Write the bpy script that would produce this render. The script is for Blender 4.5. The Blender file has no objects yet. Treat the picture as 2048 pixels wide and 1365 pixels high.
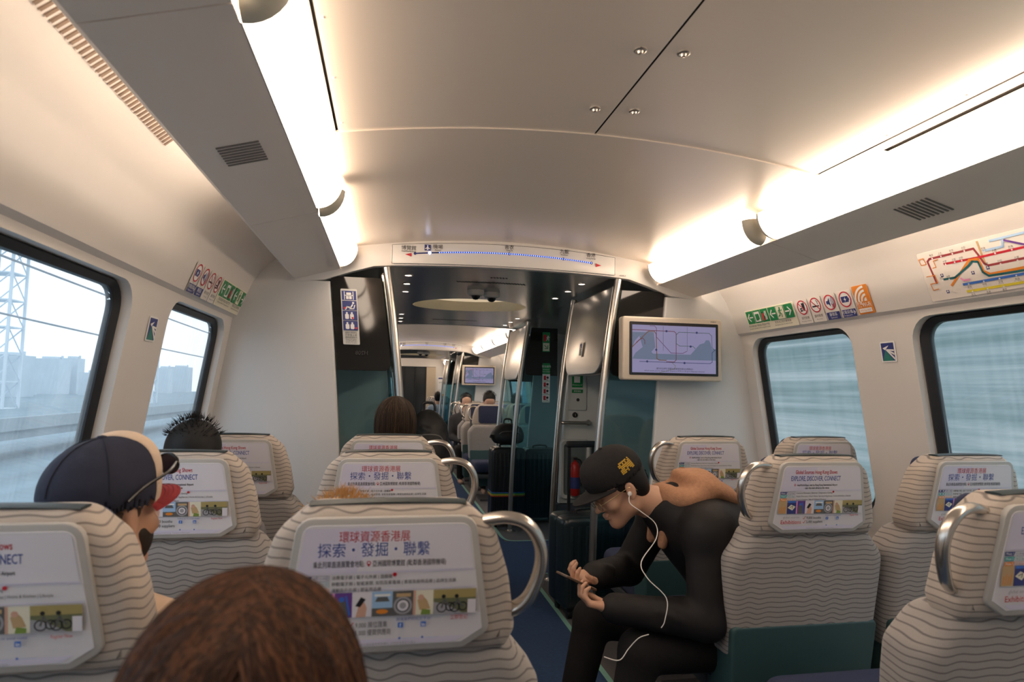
import bpy, math, random
import numpy as np
from mathutils import Vector, Matrix
random.seed(7)
PI = math.pi
sc = bpy.context.scene
COL = sc.collection

# ------------------------------------------------------------------ camera, world, exposure
cam_d = bpy.data.cameras.new('camera')
cam = bpy.data.objects.new('camera', cam_d)
COL.objects.link(cam)
cam_d.sensor_width = 36.0
cam_d.lens = 22.5
cam_d.clip_start = 0.02
cam_d.clip_end = 2000
_rx, _dn, _fw = (.982, -.188, .018), (.032, .071, -.997), (.187, .980, .076)
_f = Vector(_fw).normalized()
_r = Vector(_rx); _r = (_r - _f * _r.dot(_f)).normalized()
_u = _r.cross(_f)
cam.matrix_world = Matrix(((_r.x, _u.x, -_f.x, -.64), (_r.y, _u.y, -_f.y, 0), (_r.z, _u.z, -_f.z, 1.33), (0, 0, 0, 1)))
cam_d.dof.use_dof = True
cam_d.dof.focus_distance = 3.3
cam_d.dof.aperture_fstop = 4.5
sc.camera = cam

world = bpy.data.worlds.new('overcast_sky')
sc.world = world
world.use_nodes = True
_nt = world.node_tree
_bg = _nt.nodes['Background']
_tc = _nt.nodes.new('ShaderNodeTexCoord')
_nz = _nt.nodes.new('ShaderNodeTexNoise'); _nz.inputs['Scale'].default_value = 1.6; _nz.inputs['Detail'].default_value = 3
_cr = _nt.nodes.new('ShaderNodeValToRGB')
_cr.color_ramp.elements[0].position = .3; _cr.color_ramp.elements[0].color = (.84, .92, 1.0, 1)
_cr.color_ramp.elements[1].position = .7; _cr.color_ramp.elements[1].color = (.95, .98, 1.0, 1)
_nt.links.new(_tc.outputs['Generated'], _nz.inputs['Vector'])
_nt.links.new(_nz.outputs['Fac'], _cr.inputs['Fac'])
_nt.links.new(_cr.outputs['Color'], _bg.inputs['Color'])
_bg.inputs['Strength'].default_value = 1.8

sc.view_settings.view_transform = 'Standard'
sc.view_settings.look = 'None'
sc.view_settings.gamma = 1.0
sc.view_settings.exposure = 0.0
sc.view_settings.use_curve_mapping = False
sc.cycles.use_denoising = True
LAMP_W = 10.0      # radiance of the tube diffusers
COVE_W = 24.0      # radiance of the tubes hidden above the ledges
DOWN_W = 14.0
WARM = (1.0, .79, .61)

# ------------------------------------------------------------------ materials
MATS = {}
def mat(name, col=(.8, .8, .8), rough=.5, metal=0., emit=0., ecol=None, var=.06, scale=40., bump=0., bscale=200., spec=.5, aniso=None, coat=0.):
    if name in MATS: return MATS[name]
    m = bpy.data.materials.new(name); m.use_nodes = True
    nt = m.node_tree; b = nt.nodes['Principled BSDF']
    b.inputs['Roughness'].default_value = rough
    b.inputs['Metallic'].default_value = metal
    b.inputs['Specular IOR Level'].default_value = spec
    b.inputs['Coat Weight'].default_value = coat
    tc = nt.nodes.new('ShaderNodeTexCoord')
    nz = nt.nodes.new('ShaderNodeTexNoise'); nz.inputs['Scale'].default_value = scale; nz.inputs['Detail'].default_value = 4
    src = tc.outputs['Object']
    if aniso:
        mp = nt.nodes.new('ShaderNodeMapping'); mp.inputs['Scale'].default_value = aniso
        nt.links.new(src, mp.inputs['Vector']); src = mp.outputs['Vector']
    nt.links.new(src, nz.inputs['Vector'])
    mx = nt.nodes.new('ShaderNodeMix'); mx.data_type = 'RGBA'
    mx.inputs[6].default_value = (*[c * (1 - var) for c in col], 1)
    mx.inputs[7].default_value = (*[min(1, c * (1 + var)) for c in col], 1)
    nt.links.new(nz.outputs['Fac'], mx.inputs[0])
    nt.links.new(mx.outputs[2], b.inputs['Base Color'])
    if emit:
        b.inputs['Emission Color'].default_value = (*(ecol or col), 1)
        b.inputs['Emission Strength'].default_value = emit
    if bump:
        n2 = nt.nodes.new('ShaderNodeTexNoise'); n2.inputs['Scale'].default_value = bscale; n2.inputs['Detail'].default_value = 3
        nt.links.new(src, n2.inputs['Vector'])
        bp = nt.nodes.new('ShaderNodeBump'); bp.inputs['Strength'].default_value = bump; bp.inputs['Distance'].default_value = .004
        nt.links.new(n2.outputs['Fac'], bp.inputs['Height'])
        nt.links.new(bp.outputs['Normal'], b.inputs['Normal'])
    MATS[name] = m
    return m

def glass_mat(name, tint, haze=.06, hazecol=(.8, .9, .95), refl=.06, streak=False):
    if name in MATS: return MATS[name]
    m = bpy.data.materials.new(name); m.use_nodes = True
    nt = m.node_tree; nt.nodes.remove(nt.nodes['Principled BSDF'])
    out = nt.nodes['Material Output']
    tr = nt.nodes.new('ShaderNodeBsdfTransparent'); tr.inputs['Color'].default_value = (*tint, 1)
    df = nt.nodes.new('ShaderNodeBsdfTranslucent'); df.inputs['Color'].default_value = (*hazecol, 1)
    gl = nt.nodes.new('ShaderNodeBsdfGlossy'); gl.inputs['Roughness'].default_value = .03
    m1 = nt.nodes.new('ShaderNodeMixShader'); m2 = nt.nodes.new('ShaderNodeMixShader')
    nt.links.new(tr.outputs[0], m1.inputs[1]); nt.links.new(df.outputs[0], m1.inputs[2])
    tc = nt.nodes.new('ShaderNodeTexCoord'); mp = nt.nodes.new('ShaderNodeMapping')
    mp.inputs['Scale'].default_value = (1, 34, 2.0) if streak else (3, 3, 3)
    if streak: mp.inputs['Rotation'].default_value = (.22, 0, 0)
    nz = nt.nodes.new('ShaderNodeTexNoise'); nz.inputs['Scale'].default_value = 1.5; nz.inputs['Detail'].default_value = 4
    nt.links.new(tc.outputs['Object'], mp.inputs['Vector']); nt.links.new(mp.outputs['Vector'], nz.inputs['Vector'])
    mr = nt.nodes.new('ShaderNodeMapRange'); mr.inputs[1].default_value = .35; mr.inputs[2].default_value = .75
    mr.inputs[3].default_value = haze * .6; mr.inputs[4].default_value = haze * 1.6
    nt.links.new(nz.outputs['Fac'], mr.inputs[0]); nt.links.new(mr.outputs[0], m1.inputs[0])
    lw = nt.nodes.new('ShaderNodeLayerWeight'); lw.inputs['Blend'].default_value = .5
    pw = nt.nodes.new('ShaderNodeMath'); pw.operation = 'POWER'; pw.inputs[1].default_value = 4
    nt.links.new(lw.outputs['Facing'], pw.inputs[0])
    ml = nt.nodes.new('ShaderNodeMath'); ml.operation = 'MULTIPLY_ADD'; ml.inputs[1].default_value = .45; ml.inputs[2].default_value = refl * .5
    nt.links.new(pw.outputs[0], ml.inputs[0]); nt.links.new(ml.outputs[0], m2.inputs[0])
    nt.links.new(m1.outputs[0], m2.inputs[1]); nt.links.new(gl.outputs[0], m2.inputs[2])
    nt.links.new(m2.outputs[0], out.inputs['Surface'])
    MATS[name] = m
    return m

def wave_fabric(name, col, line, pitch=.0155, amp=.0042, wl=.078, duty=.17):
    """woven seat cloth with thin wavy lines"""
    m = bpy.data.materials.new(name); m.use_nodes = True
    nt = m.node_tree; b = nt.nodes['Principled BSDF']; b.inputs['Roughness'].default_value = .9
    b.inputs['Specular IOR Level'].default_value = .2; b.inputs['Sheen Weight'].default_value = .15
    N = nt.nodes.new; L = nt.links.new
    tc = N('ShaderNodeTexCoord'); sp = N('ShaderNodeSeparateXYZ'); L(tc.outputs['Object'], sp.inputs[0])
    def M(op, a, c=None):
        n = N('ShaderNodeMath'); n.operation = op
        for i, v in enumerate((a, c)):
            if v is None: continue
            if isinstance(v, (int, float)): n.inputs[i].default_value = v
            else: L(v, n.inputs[i])
        return n.outputs[0]
    xy = M('ADD', sp.outputs['X'], M('MULTIPLY', sp.outputs['Y'], .6))
    s1 = M('SINE', M('MULTIPLY', xy, 2 * PI / wl))
    s2 = M('MULTIPLY', M('SINE', M('ADD', M('MULTIPLY', xy, 2 * PI / .31), M('MULTIPLY', sp.outputs['Z'], 9.))), .6)
    w = M('MULTIPLY', M('MULTIPLY', s1, amp), M('ADD', s2, .9))
    fr = M('FRACT', M('ADD', M('DIVIDE', M('ADD', sp.outputs['Z'], w), pitch), 100.0))
    tri = M('ABSOLUTE', M('SUBTRACT', fr, .5))
    mr = N('ShaderNodeMapRange'); mr.inputs[1].default_value = duty * .5 - .04; mr.inputs[2].default_value = duty * .5 + .06
    mr.inputs[3].default_value = 1; mr.inputs[4].default_value = 0; L(tri, mr.inputs[0])
    nz = N('ShaderNodeTexNoise'); nz.inputs['Scale'].default_value = 650; L(tc.outputs['Object'], nz.inputs['Vector'])
    mx0 = N('ShaderNodeMix'); mx0.data_type = 'RGBA'
    mx0.inputs[6].default_value = (*[c * .86 for c in col], 1); mx0.inputs[7].default_value = (*[min(1, c * 1.14) for c in col], 1)
    L(nz.outputs['Fac'], mx0.inputs[0])
    mx = N('ShaderNodeMix'); mx.data_type = 'RGBA'; mx.inputs[7].default_value = (*line, 1)
    L(mr.outputs[0], mx.inputs[0]); L(mx0.outputs[2], mx.inputs[6]); L(mx.outputs[2], b.inputs['Base Color'])
    bp = N('ShaderNodeBump'); bp.inputs['Strength'].default_value = .25; bp.inputs['Distance'].default_value = .002
    L(nz.outputs['Fac'], bp.inputs['Height']); L(bp.outputs['Normal'], b.inputs['Normal'])
    MATS[name] = m
    return m

WHITE = mat('white_panel', (.72, .695, .67), .38, var=.015, scale=6)
BULK = mat('bulkhead_white_cool_lit', (.64, .645, .65), .38, var=.015, scale=6)  # wall white with the bulkhead's cooler, dimmer light put into the colour
CEIL = mat('ceiling_aluminium', (.80, .715, .63), .30, metal=.28, var=.02, scale=8, aniso=(1, 60, 1))
CEIL2 = mat('vestibule_metal', (.40, .385, .37), .24, metal=.8, var=.04, scale=6, aniso=(40, 1, 1))
LEDGE = mat('ledge_grey', (.74, .69, .645), .42, metal=.1, var=.02, scale=8)
BRUSH = mat('brushed_steel', (.56, .54, .51), .30, metal=.9, var=.10, scale=10, aniso=(1, 1, 60))
STEEL = mat('pole_steel', (.60, .57, .53), .28, metal=.95, var=.05, scale=20, aniso=(1, 1, .1))
GROOVE = mat('dark_groove', (.05, .045, .04), .7)
BLACK = mat('black_rubber', (.012, .014, .018), .45)
DGLASS = mat('black_printed_glass', (.012, .011, .010), .06, spec=.6)
WGLASS = glass_mat('window_glass', (.93, .97, 1.0), .10, (.9, .96, 1.0), streak=True)
TGLASS = glass_mat('teal_tinted_glass', (.60, .80, .84), .03, (.3, .6, .65), .10)
CARPET = mat('grey_carpet', (.13, .125, .13), .95, var=.35, scale=400, bump=.5, bscale=900)
BLUE = mat('blue_carpet', (.024, .060, .15), .95, var=.3, scale=60, bump=.5, bscale=900)
MINT = mat('mint_line', (.20, .42, .36), .7)
SCREW = mat('screw_steel', (.6, .55, .5), .3, metal=.9)
LENS = mat('tube_diffuser', (1, .95, .88), .4, emit=LAMP_W, ecol=WARM, var=0)
COVE = mat('cove_tube', (1, .9, .8), .4, emit=COVE_W, ecol=(1., .82, .65), var=0)
LAMPCAP = mat('lamp_end_cap', (.52, .50, .42), .35, var=.03)
DOWN = mat('downlight_lens', (1, .9, .8), .3, emit=DOWN_W, ecol=(1., .78, .62), var=0)

# ------------------------------------------------------------------ mesh building
class MB:
    def __init__(s): s.v = []; s.f = []; s.m = []; s.mats = []
    def mi(s, m):
        if m not in s.mats: s.mats.append(m)
        return s.mats.index(m)
    def add(s, vs, fs, m=None):
        o = len(s.v); s.v += [tuple(map(float, p)) for p in vs]
        k = s.mi(m) if m is not None else 0
        for f in fs: s.f.append(tuple(i + o for i in f)); s.m.append(k)
        return s
    def box(s, c, d, m=None, rot=None, bev=0):
        x, y, z = [q / 2 for q in d]
        vs = [Vector((a * x, b * y, e * z)) for a in (-1, 1) for b in (-1, 1) for e in (-1, 1)]
        if rot is not None: vs = [rot @ p for p in vs]
        vs = [p + Vector(c) for p in vs]
        return s.add(vs, [(0, 1, 3, 2), (4, 6, 7, 5), (0, 4, 5, 1), (2, 3, 7, 6), (0, 2, 6, 4), (1, 5, 7, 3)], m)
    def tube(s, path, r, m=None, n=10, cap=True, flat=None):
        P = [Vector(p) for p in path]; L = len(P)
        rs = r if isinstance(r, (list, tuple)) else [r] * L
        up = None; vs = []
        for i in range(L):
            t = (P[min(i + 1, L - 1)] - P[max(i - 1, 0)]).normalized()
            if up is None:
                up = Vector((0, 0, 1)) if abs(t.z) < .9 else Vector((1, 0, 0))
            a = (up - t * up.dot(t)).normalized(); up = a; b = t.cross(a)
            for k in range(n):
                th = 2 * PI * k / n
                e = (1, 1) if flat is None else flat
                vs.append(P[i] + a * math.cos(th) * rs[i] * e[0] + b * math.sin(th) * rs[i] * e[1])
        fs = [(i * n + k, i * n + (k + 1) % n, (i + 1) * n + (k + 1) % n, (i + 1) * n + k) for i in range(L - 1) for k in range(n)]
        if cap: fs += [tuple(range(n - 1, -1, -1)), tuple((L - 1) * n + k for k in range(n))]
        return s.add(vs, fs, m)
    def lathe(s, prof, c, m=None, n=20, ax='Z', sx=1., sy=1.):
        vs = []; c = Vector(c)
        for (r, h) in prof:
            for k in range(n):
                a = 2 * PI * k / n; p = (r * math.cos(a) * sx, r * math.sin(a) * sy, h)
                if ax == 'Y': p = (p[0], p[2], p[1])
                if ax == 'X': p = (p[2], p[0], p[1])
                vs.append(c + Vector(p))
        L = len(prof)
        fs = [(i * n + k, i * n + (k + 1) % n, (i + 1) * n + (k + 1) % n, (i + 1) * n + k) for i in range(L - 1) for k in range(n)]
        if prof[0][0] > 1e-6: fs.append(tuple(range(n - 1, -1, -1)))
        if prof[-1][0] > 1e-6: fs.append(tuple((L - 1) * n + k for k in range(n)))
        return s.add(vs, fs, m)
    def sweep(s, prof, y0, y1, m=None, ny=1, close=False):
        """prof: (x, z) polyline swept along Y"""
        n = len(prof); vs = [(x, y0 + (y1 - y0) * j / ny, z) for j in range(ny + 1) for x, z in prof]
        e = n if close else n - 1
        fs = [(j * n + k, j * n + (k + 1) % n, (j + 1) * n + (k + 1) % n, (j + 1) * n + k) for j in range(ny) for k in range(e)]
        if close: fs += [tuple(range(n)), tuple(ny * n + k for k in range(n - 1, -1, -1))]
        return s.add(vs, fs, m)
    def pillow(s, out, a, b, r=.02, n=4, m=None, fn=None, r2=None):
        """outline (u, w) CCW given thickness a..b along the third axis with rounded rims; fn maps (u, t, w) to xyz"""
        fn = fn or (lambda u, t, w: (u, t, w)); r2 = r if r2 is None else r2
        N = len(out); P = [Vector((p[0], p[1])) for p in out]; nr = []
        for i in range(N):
            e1 = (P[i] - P[i - 1]); e2 = (P[(i + 1) % N] - P[i])
            e1 = e1.normalized() if e1.length > 1e-9 else e2.normalized(); e2 = e2.normalized() if e2.length > 1e-9 else e1
            t = e1 + e2; t = t.normalized() if t.length > 1e-6 else e1
            nn = Vector((t.y, -t.x)); c = max(.5, nn.dot(Vector((e1.y, -e1.x)))); nr.append(nn / c)
        rings = []
        for i in range(n + 1):
            q = PI / 2 * i / n; rings.append((r * (1 - math.sin(q)), a + r * (1 - math.cos(q))))
        for i in range(n, -1, -1):
            q = PI / 2 * i / n; rings.append((r2 * (1 - math.sin(q)), b - r2 * (1 - math.cos(q))))
        vs = []
        for ins, t in rings:
            for i in range(N):
                p = P[i] - nr[i] * ins; vs.append(fn(p.x, t, p.y))
        R = len(rings)
        fs = [(j * N + k, j * N + (k + 1) % N, (j + 1) * N + (k + 1) % N, (j + 1) * N + k) for j in range(R - 1) for k in range(N)]
        fs += [tuple(range(N - 1, -1, -1)), tuple((R - 1) * N + k for k in range(N))]
        return s.add(vs, fs, m)
    def mesh(s, name, mats=None, smooth=40):
        me = bpy.data.meshes.new(name); me.from_pydata(s.v, [], s.f)
        for m in (s.mats or [mats]): me.materials.append(m)
        if s.mats and len(s.mats) > 1: me.polygons.foreach_set('material_index', s.m)
        import bmesh
        bm = bmesh.new(); bm.from_mesh(me); bmesh.ops.recalc_face_normals(bm, faces=bm.faces); bm.to_mesh(me); bm.free()
        if smooth:
            me.shade_smooth(); me.set_sharp_from_angle(angle=math.radians(smooth))
        me.update()
        return me
    def obj(s, name, m=None, parent=None, smooth=40, **k):
        return link(name, s.mesh(name, m, smooth), parent, **k)

def link(name, data, parent=None, label=None, cat=None, group=None, kind=None, loc=None, rot=None):
    o = bpy.data.objects.new(name, data); COL.objects.link(o)
    if parent is not None: o.parent = parent
    if loc is not None: o.location = loc
    if rot is not None: o.rotation_euler = rot
    tag(o, label, cat, group, kind)
    return o
def tag(o, label=None, cat=None, group=None, kind=None):
    if label: o['label'] = label
    if cat: o['category'] = cat
    if group: o['group'] = group
    if kind: o['kind'] = kind
    return o
def thing(name, label, cat, loc=(0, 0, 0), rz=0., group=None, rot=None):
    return link(name, None, None, label, cat, group, None, loc, rot or (0, 0, rz))
def struct(name, mb, m=None, parent=None, label=None, smooth=40):
    return mb.obj(name, m, parent, smooth, label=label, kind='structure' if parent is None else None)
def copy_tree(o, parent=None):
    c = o.copy(); COL.objects.link(c)
    if parent is not None: c.parent = parent
    for ch in list(o.children): copy_tree(ch, c)
    return c

def rpoly(pts, rad, n=5):
    """polygon with filleted corners"""
    N = len(pts); out = []
    for i in range(N):
        p = Vector(pts[i]); a = Vector(pts[i - 1]) - p; b = Vector(pts[(i + 1) % N]) - p
        r = rad[i] if isinstance(rad, (list, tuple)) else rad
        if r <= 1e-6: out.append((p.x, p.y)); continue
        la, lb = a.length, b.length; a.normalize(); b.normalize()
        ang = math.acos(max(-1, min(1, a.dot(b)))); d = min(r / math.tan(ang / 2), .49 * la, .49 * lb); rr = d * math.tan(ang / 2)
        bis = (a + b).normalized(); c = p + bis * (rr / math.sin(ang / 2))
        p1 = p + a * d - c; p2 = p + b * d - c
        a1 = math.atan2(p1.y, p1.x); a2 = math.atan2(p2.y, p2.x); da = (a2 - a1 + PI) % (2 * PI) - PI
        for k in range(n + 1):
            t = a1 + da * k / n; out.append((c.x + rr * math.cos(t), c.y + rr * math.sin(t)))
    return out
def rrect(x0, z0, x1, z1, r, n=5): return rpoly([(x0, z0), (x1, z0), (x1, z1), (x0, z1)], r, n)
def spl(P, n=8):
    """Catmull-Rom through points"""
    P = [Vector(p) for p in P]; out = []
    for i in range(len(P) - 1):
        p0 = P[max(i - 1, 0)]; p1 = P[i]; p2 = P[i + 1]; p3 = P[min(i + 2, len(P) - 1)]
        for k in range(n):
            t = k / n
            out.append(.5 * ((2 * p1) + (p2 - p0) * t + (2 * p0 - 5 * p1 + 4 * p2 - p3) * t * t + (3 * p1 - p0 - 3 * p2 + p3) * t ** 3))
    out.append(P[-1]); return out

# flat print: lettering and shapes laid on a plane
_TXT = {}
def text2d(s, bold=0.):
    k = (s, bold)
    if k in _TXT: return _TXT[k]
    c = bpy.data.curves.new('lettering', 'FONT'); c.body = s; c.resolution_u = 2; c.offset = bold
    o = bpy.data.objects.new('lettering', c); COL.objects.link(o)
    me = o.evaluated_get(bpy.context.evaluated_depsgraph_get()).to_mesh()
    vs = [(v.co.x, v.co.y) for v in me.vertices]; fs = [tuple(p.vertices) for p in me.polygons]
    o.to_mesh_clear(); bpy.data.objects.remove(o); bpy.data.curves.remove(c)
    _TXT[k] = (vs, fs); return _TXT[k]
class Print:
    def __init__(s, o, ux, uy, n, lift=.0006, step=.00025):
        s.o = Vector(o); s.ux = Vector(ux).normalized(); s.uy = Vector(uy).normalized(); s.n = Vector(n).normalized(); s.h = lift; s.step = step; s.mb = MB()
    def P(s, u, v, h): return s.o + s.ux * u + s.uy * v + s.n * h
    def poly(s, pts, m, up=True):
        s.mb.add([s.P(u, v, s.h) for u, v in pts], [tuple(range(len(pts)))], m)
        if up: s.h += s.step
    def rect(s, u0, v0, u1, v1, m, up=True): s.poly([(u0, v0), (u1, v0), (u1, v1), (u0, v1)], m, up)
    def rrect(s, u0, v0, u1, v1, r, m): s.poly(rrect(u0, v0, u1, v1, r), m)
    def circ(s, u, v, r, m, ry=None, n=24): s.poly([(u + r * math.cos(2 * PI * k / n), v + (ry or r) * math.sin(2 * PI * k / n)) for k in range(n)], m)
    def ring(s, u, v, r, w, m, n=28, a0=0, a1=2 * PI):
        pts = [(math.cos(a0 + (a1 - a0) * k / n), math.sin(a0 + (a1 - a0) * k / n)) for k in range(n + 1)]
        vs = [s.P(u + c * q, v + d * q, s.h) for c, d in pts for q in (r, r - w)]
        s.mb.add(vs, [(2 * k, 2 * k + 2, 2 * k + 3, 2 * k + 1) for k in range(n)], m); s.h += s.step
    def line(s, pts, w, m):
        for (a, b), (c, d) in zip(pts[:-1], pts[1:]):
            t = Vector((c - a, d - b)); 
            if t.length < 1e-9: continue
            t.normalize(); q = Vector((-t.y, t.x)) * w / 2; t = t * w * .3
            s.poly([(a - t.x - q.x, b - t.y - q.y), (c + t.x - q.x, d + t.y - q.y), (c + t.x + q.x, d + t.y + q.y), (a - t.x + q.x, b - t.y + q.y)], m, False)
        s.h += s.step
    def text(s, t, u, v, h, m, al='C', bold=0., w=None, fit=True):
        vs, fs = text2d(t, bold)
        if not vs: return
        x0 = min(p[0] for p in vs); x1 = max(p[0] for p in vs)
        k = h / .72; kx = k
        if w and (fit or (x1 - x0) * k > w): kx = w / (x1 - x0)
        off = {'L': 0, 'C': -(x0 + x1) / 2 * kx, 'R': -x1 * kx}[al]
        s.mb.add([s.P(u + off + p[0] * kx, v + p[1] * k, s.h) for p in vs], fs, m); s.h += s.step
    def obj(s, name='print', parent=None, **k): return s.mb.obj(name, None, parent, 0, **k)
def ink(name, c, **k): return mat('ink_' + name, c, .45, var=0, **k)
RED = ink('red', (.55, .02, .04)); NAVY = ink('navy', (.035, .05, .22)); INKB = ink('blue', (.06, .10, .36)); BLK = ink('black', (.02, .02, .025))
WHT = ink('white', (.86, .86, .86)); GRN = ink('green', (.01, .24, .07)); CRM = ink('cream', (.80, .77, .62)); ORG = ink('orange', (.75, .25, .03))
TEAL = ink('teal', (.05, .36, .36)); LAV = ink('lavender', (.68, .66, .80)); GRY = ink('grey', (.35, .35, .38)); PINK = ink('pink', (.85, .35, .6))
YEL = ink('yellow', (.75, .65, .05)); BRN = ink('brown', (.33, .05, .06)); LBL = ink('light_blue', (.40, .60, .85)); MBL = ink('mid_blue', (.05, .17, .60)); DTEAL = ink('dark_teal', (.02, .14, .16))
TAN = ink('tan', (.55, .38, .2)); SKY = ink('skyblue', (.35, .55, .8)); PUR = ink('purple', (.15, .06, .3)); SKN = ink('skin', (.65, .38, .28)); MGRY = ink('midgrey', (.12, .12, .12)); LGR = ink('leaf', (.2, .3, .06)); PALE = ink('pale', (.74, .72, .78))
# ================================================================== the carriage shell
Y_BULK = 3.55            # first bulkhead
VEST = 3.40              # vestibule length
YS = [(-1.6, 3.55), (6.95, 11.60), (15.0, 18.0)]      # saloons
YV = [3.55, 11.60]                                   # vestibules
Z_SILL, Z_WTOP = .70, 1.68
def band_x(z): return 1.60 + (z - .70) * (1.455 - 1.60) / .98
UPPER = [(1.455, 1.68), (1.432, 1.692), (1.415, 1.74), (1.393, 1.80), (1.36, 1.88), (1.30, 1.965), (1.21, 2.04), (1.09, 2.085), (.95, 2.10)]
def arch(x): return 2.175 - .07 * (x / .82) ** 2

def wall(side, y0, y1, wins, name):
    mb = MB()
    mb.sweep([(side * x, z) for x, z in [(1.57, 0), (1.60, .06), (1.606, .55), (1.60, .70)]], y0, y1, WHITE)
    mb.sweep([(side * x, z) for x, z in UPPER], y0, y1, WHITE)
    W = lambda y, z, d=0: (side * (band_x(z) + d), y, z)
    edges = [y0]
    for a, b in wins: edges += [a - .04, b + .04]
    edges.append(y1)
    for i in range(0, len(edges), 2):
        a, b = edges[i], edges[i + 1]
        mb.add([W(a, .70), W(b, .70), W(b, 1.68), W(a, 1.68)], [(0, 1, 2, 3)], WHITE)
    for a, b in wins:
        h = rrect(a, .78, b, 1.655, .10, 6); n = len(h)
        corners = [(a - .04, .70), (b + .04, .70), (b + .04, 1.68), (a - .04, 1.68)]
        base = [W(*p) for p in h] + [W(*p) for p in corners] + [W(p[0], p[1], .035) for p in h]
        q = n // 4; fs = []
        for c in range(4):
            for k in range(q - 1): fs.append((c * q + k, c * q + k + 1, n + c))
            fs.append((c * q + q - 1, ((c + 1) * q) % n, n + (c + 1) % 4, n + c))
        fs += [(k, (k + 1) % n, n + 4 + (k + 1) % n, n + 4 + k) for k in range(n)]
        mb.add(base, fs, WHITE)
    return struct(name, mb, smooth=35)

WN = [0]
def window(side, a, b):
    WN[0] += 1
    w = link('window_%d' % WN[0], None, kind='structure', label='tall train window with a black rubber seal, %s wall' % ('left' if side < 0 else 'right'))
    W = lambda y, z, d: (side * (band_x(z) + d), y, z)
    o = rrect(a, .78, b, 1.655, .10, 6); i = rrect(a + .045, .815, b - .045, 1.63, .075, 6); n = len(o)
    mb = MB()
    vs = [W(*p, .034) for p in o] + [W(*p, .028) for p in rrect(a + .012, .79, b - .012, 1.648, .092, 6)] + [W(*p, .04) for p in i] + [W(*p, .06) for p in i]
    mb.add(vs, [(r * n + k, r * n + (k + 1) % n, (r + 1) * n + (k + 1) % n, (r + 1) * n + k) for r in range(3) for k in range(n)], BLACK)
    mb.obj('seal', None, w, 35)
    g = MB()
    p2 = [W(*p, .046) for p in i] + [W(*p, .056) for p in i]
    g.add(p2, [tuple(range(n)), tuple(range(2 * n - 1, n - 1, -1))], WGLASS)
    g.add(p2, [(k, (k + 1) % n, n + (k + 1) % n, n + k) for k in range(n)], WGLASS)
    g.obj('pane', None, w, 0)
    return w

WINS = {0: [(-1.2, .42), (.62, 2.27), (2.62, 3.45)], 1: [(7.05, 7.9), (8.2, 9.7), (10.0, 11.5)], 2: [(15.1, 16.4), (16.7, 17.8)]}
for i, (y0, y1) in enumerate(YS):
    wl = wall(-1, y0, y1, WINS[i], 'wall_left'); wr = wall(1, y0, y1, WINS[i], 'wall_right')
    if i == 0: wall_l, wall_r = wl, wr
    for s in (-1, 1):
        for a, b in WINS[i]: window(s, a, b)
# row of air slots above the left windows
sm = MB(); sm.box((0, 0, 0), (.006, .0075, .050))
sme = sm.mesh('vent_slot', mat('slot_brown', (.22, .16, .12), .8), 0)
p0, p1 = Vector((-1.29, 0, 1.973)), Vector((-1.22, 0, 2.032))
tilt = math.atan2(p1.x - p0.x, p1.z - p0.z)
for k in range(46):
    link('vent_slot', sme, wall_l, loc=(-1.252, 1.02 + k * .0190, 2.005), rot=(0, tilt, 0))

# floor
fl = MB(); fl.box((0, 8.2, -.05), (3.24, 20.0, .1), CARPET)
floor = struct('floor', fl)
bl = MB(); cut = [(.40, -1.6, 4.62), (1.40, 4.62, 5.62), (.40, 5.62, 12.67), (1.40, 12.67, 13.67), (.40, 13.67, 18.0)]
for w, a, b in cut: bl.add([(-w, a, .004), (w, a, .004), (w, b, .004), (-w, b, .004)], [(0, 1, 2, 3)], BLUE)
bl.obj('carpet_runner', None, floor, 0)
def mint(path, nm='floor_line'):
    mb = MB(); P = spl([(x, y, .0065) for x, y in path], 4) if len(path) > 2 else [Vector((x, y, .0065)) for x, y in path]
    vs = []
    for i, p in enumerate(P):
        t = (P[min(i + 1, len(P) - 1)] - P[max(i - 1, 0)]).normalized(); q = Vector((-t.y, t.x, 0)) * .014
        vs += [p - q, p + q]
    mb.add(vs, [(2 * i, 2 * i + 2, 2 * i + 3, 2 * i + 1) for i in range(len(P) - 1)], MINT)
    mb.obj(nm, None, floor, 0)
for s in (-1, 1):
    mint([(s * .40, -1.6), (s * .40, 4.40)]); mint([(s * .40, 4.40), (s * .41, 4.52), (s * .45, 4.60), (s * .55, 4.62)])
    mint([(s * .55, 4.62), (s * 1.40, 4.62)]); mint([(s * .55, 5.62), (s * 1.40, 5.62)])
    mint([(s * .40, 5.84), (s * .41, 5.72), (s * .45, 5.64), (s * .55, 5.62)]); mint([(s * .40, 5.84), (s * .40, 12.5)])

# ceilings
def arc_prof(x0, x1, dz=0., n=14): return [(x0 + (x1 - x0) * k / n, arch(x0 + (x1 - x0) * k / n) + dz) for k in range(n + 1)]
cb = MB()
for y0, y1 in YS: cb.sweep(arc_prof(-.96, .96, .014), y0, y1, GROOVE)
ceiling = struct('ceiling', cb)
pb = MB(); pb.sweep(arc_prof(-.815, -.0028), -1.6, 1.9640, CEIL); pb.obj('ceiling_panel', None, ceiling)
pb = MB(); pb.sweep(arc_prof(.0028, .815), -1.6, 1.9640, CEIL); pb.obj('ceiling_panel', None, ceiling)
pb = MB(); pb.sweep(arc_prof(-.96, .96, -.004, 28), 1.9630, 3.55, CEIL); pb.add([(x, 1.9630, z + q) for q in (-.004, .004) for x, z in arc_prof(-.96, .96, 0, 28)], [(k, k + 1, 30 + k, 29 + k) for k in range(28)], CEIL); pb.obj('ceiling_panel', None, ceiling)
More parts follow.
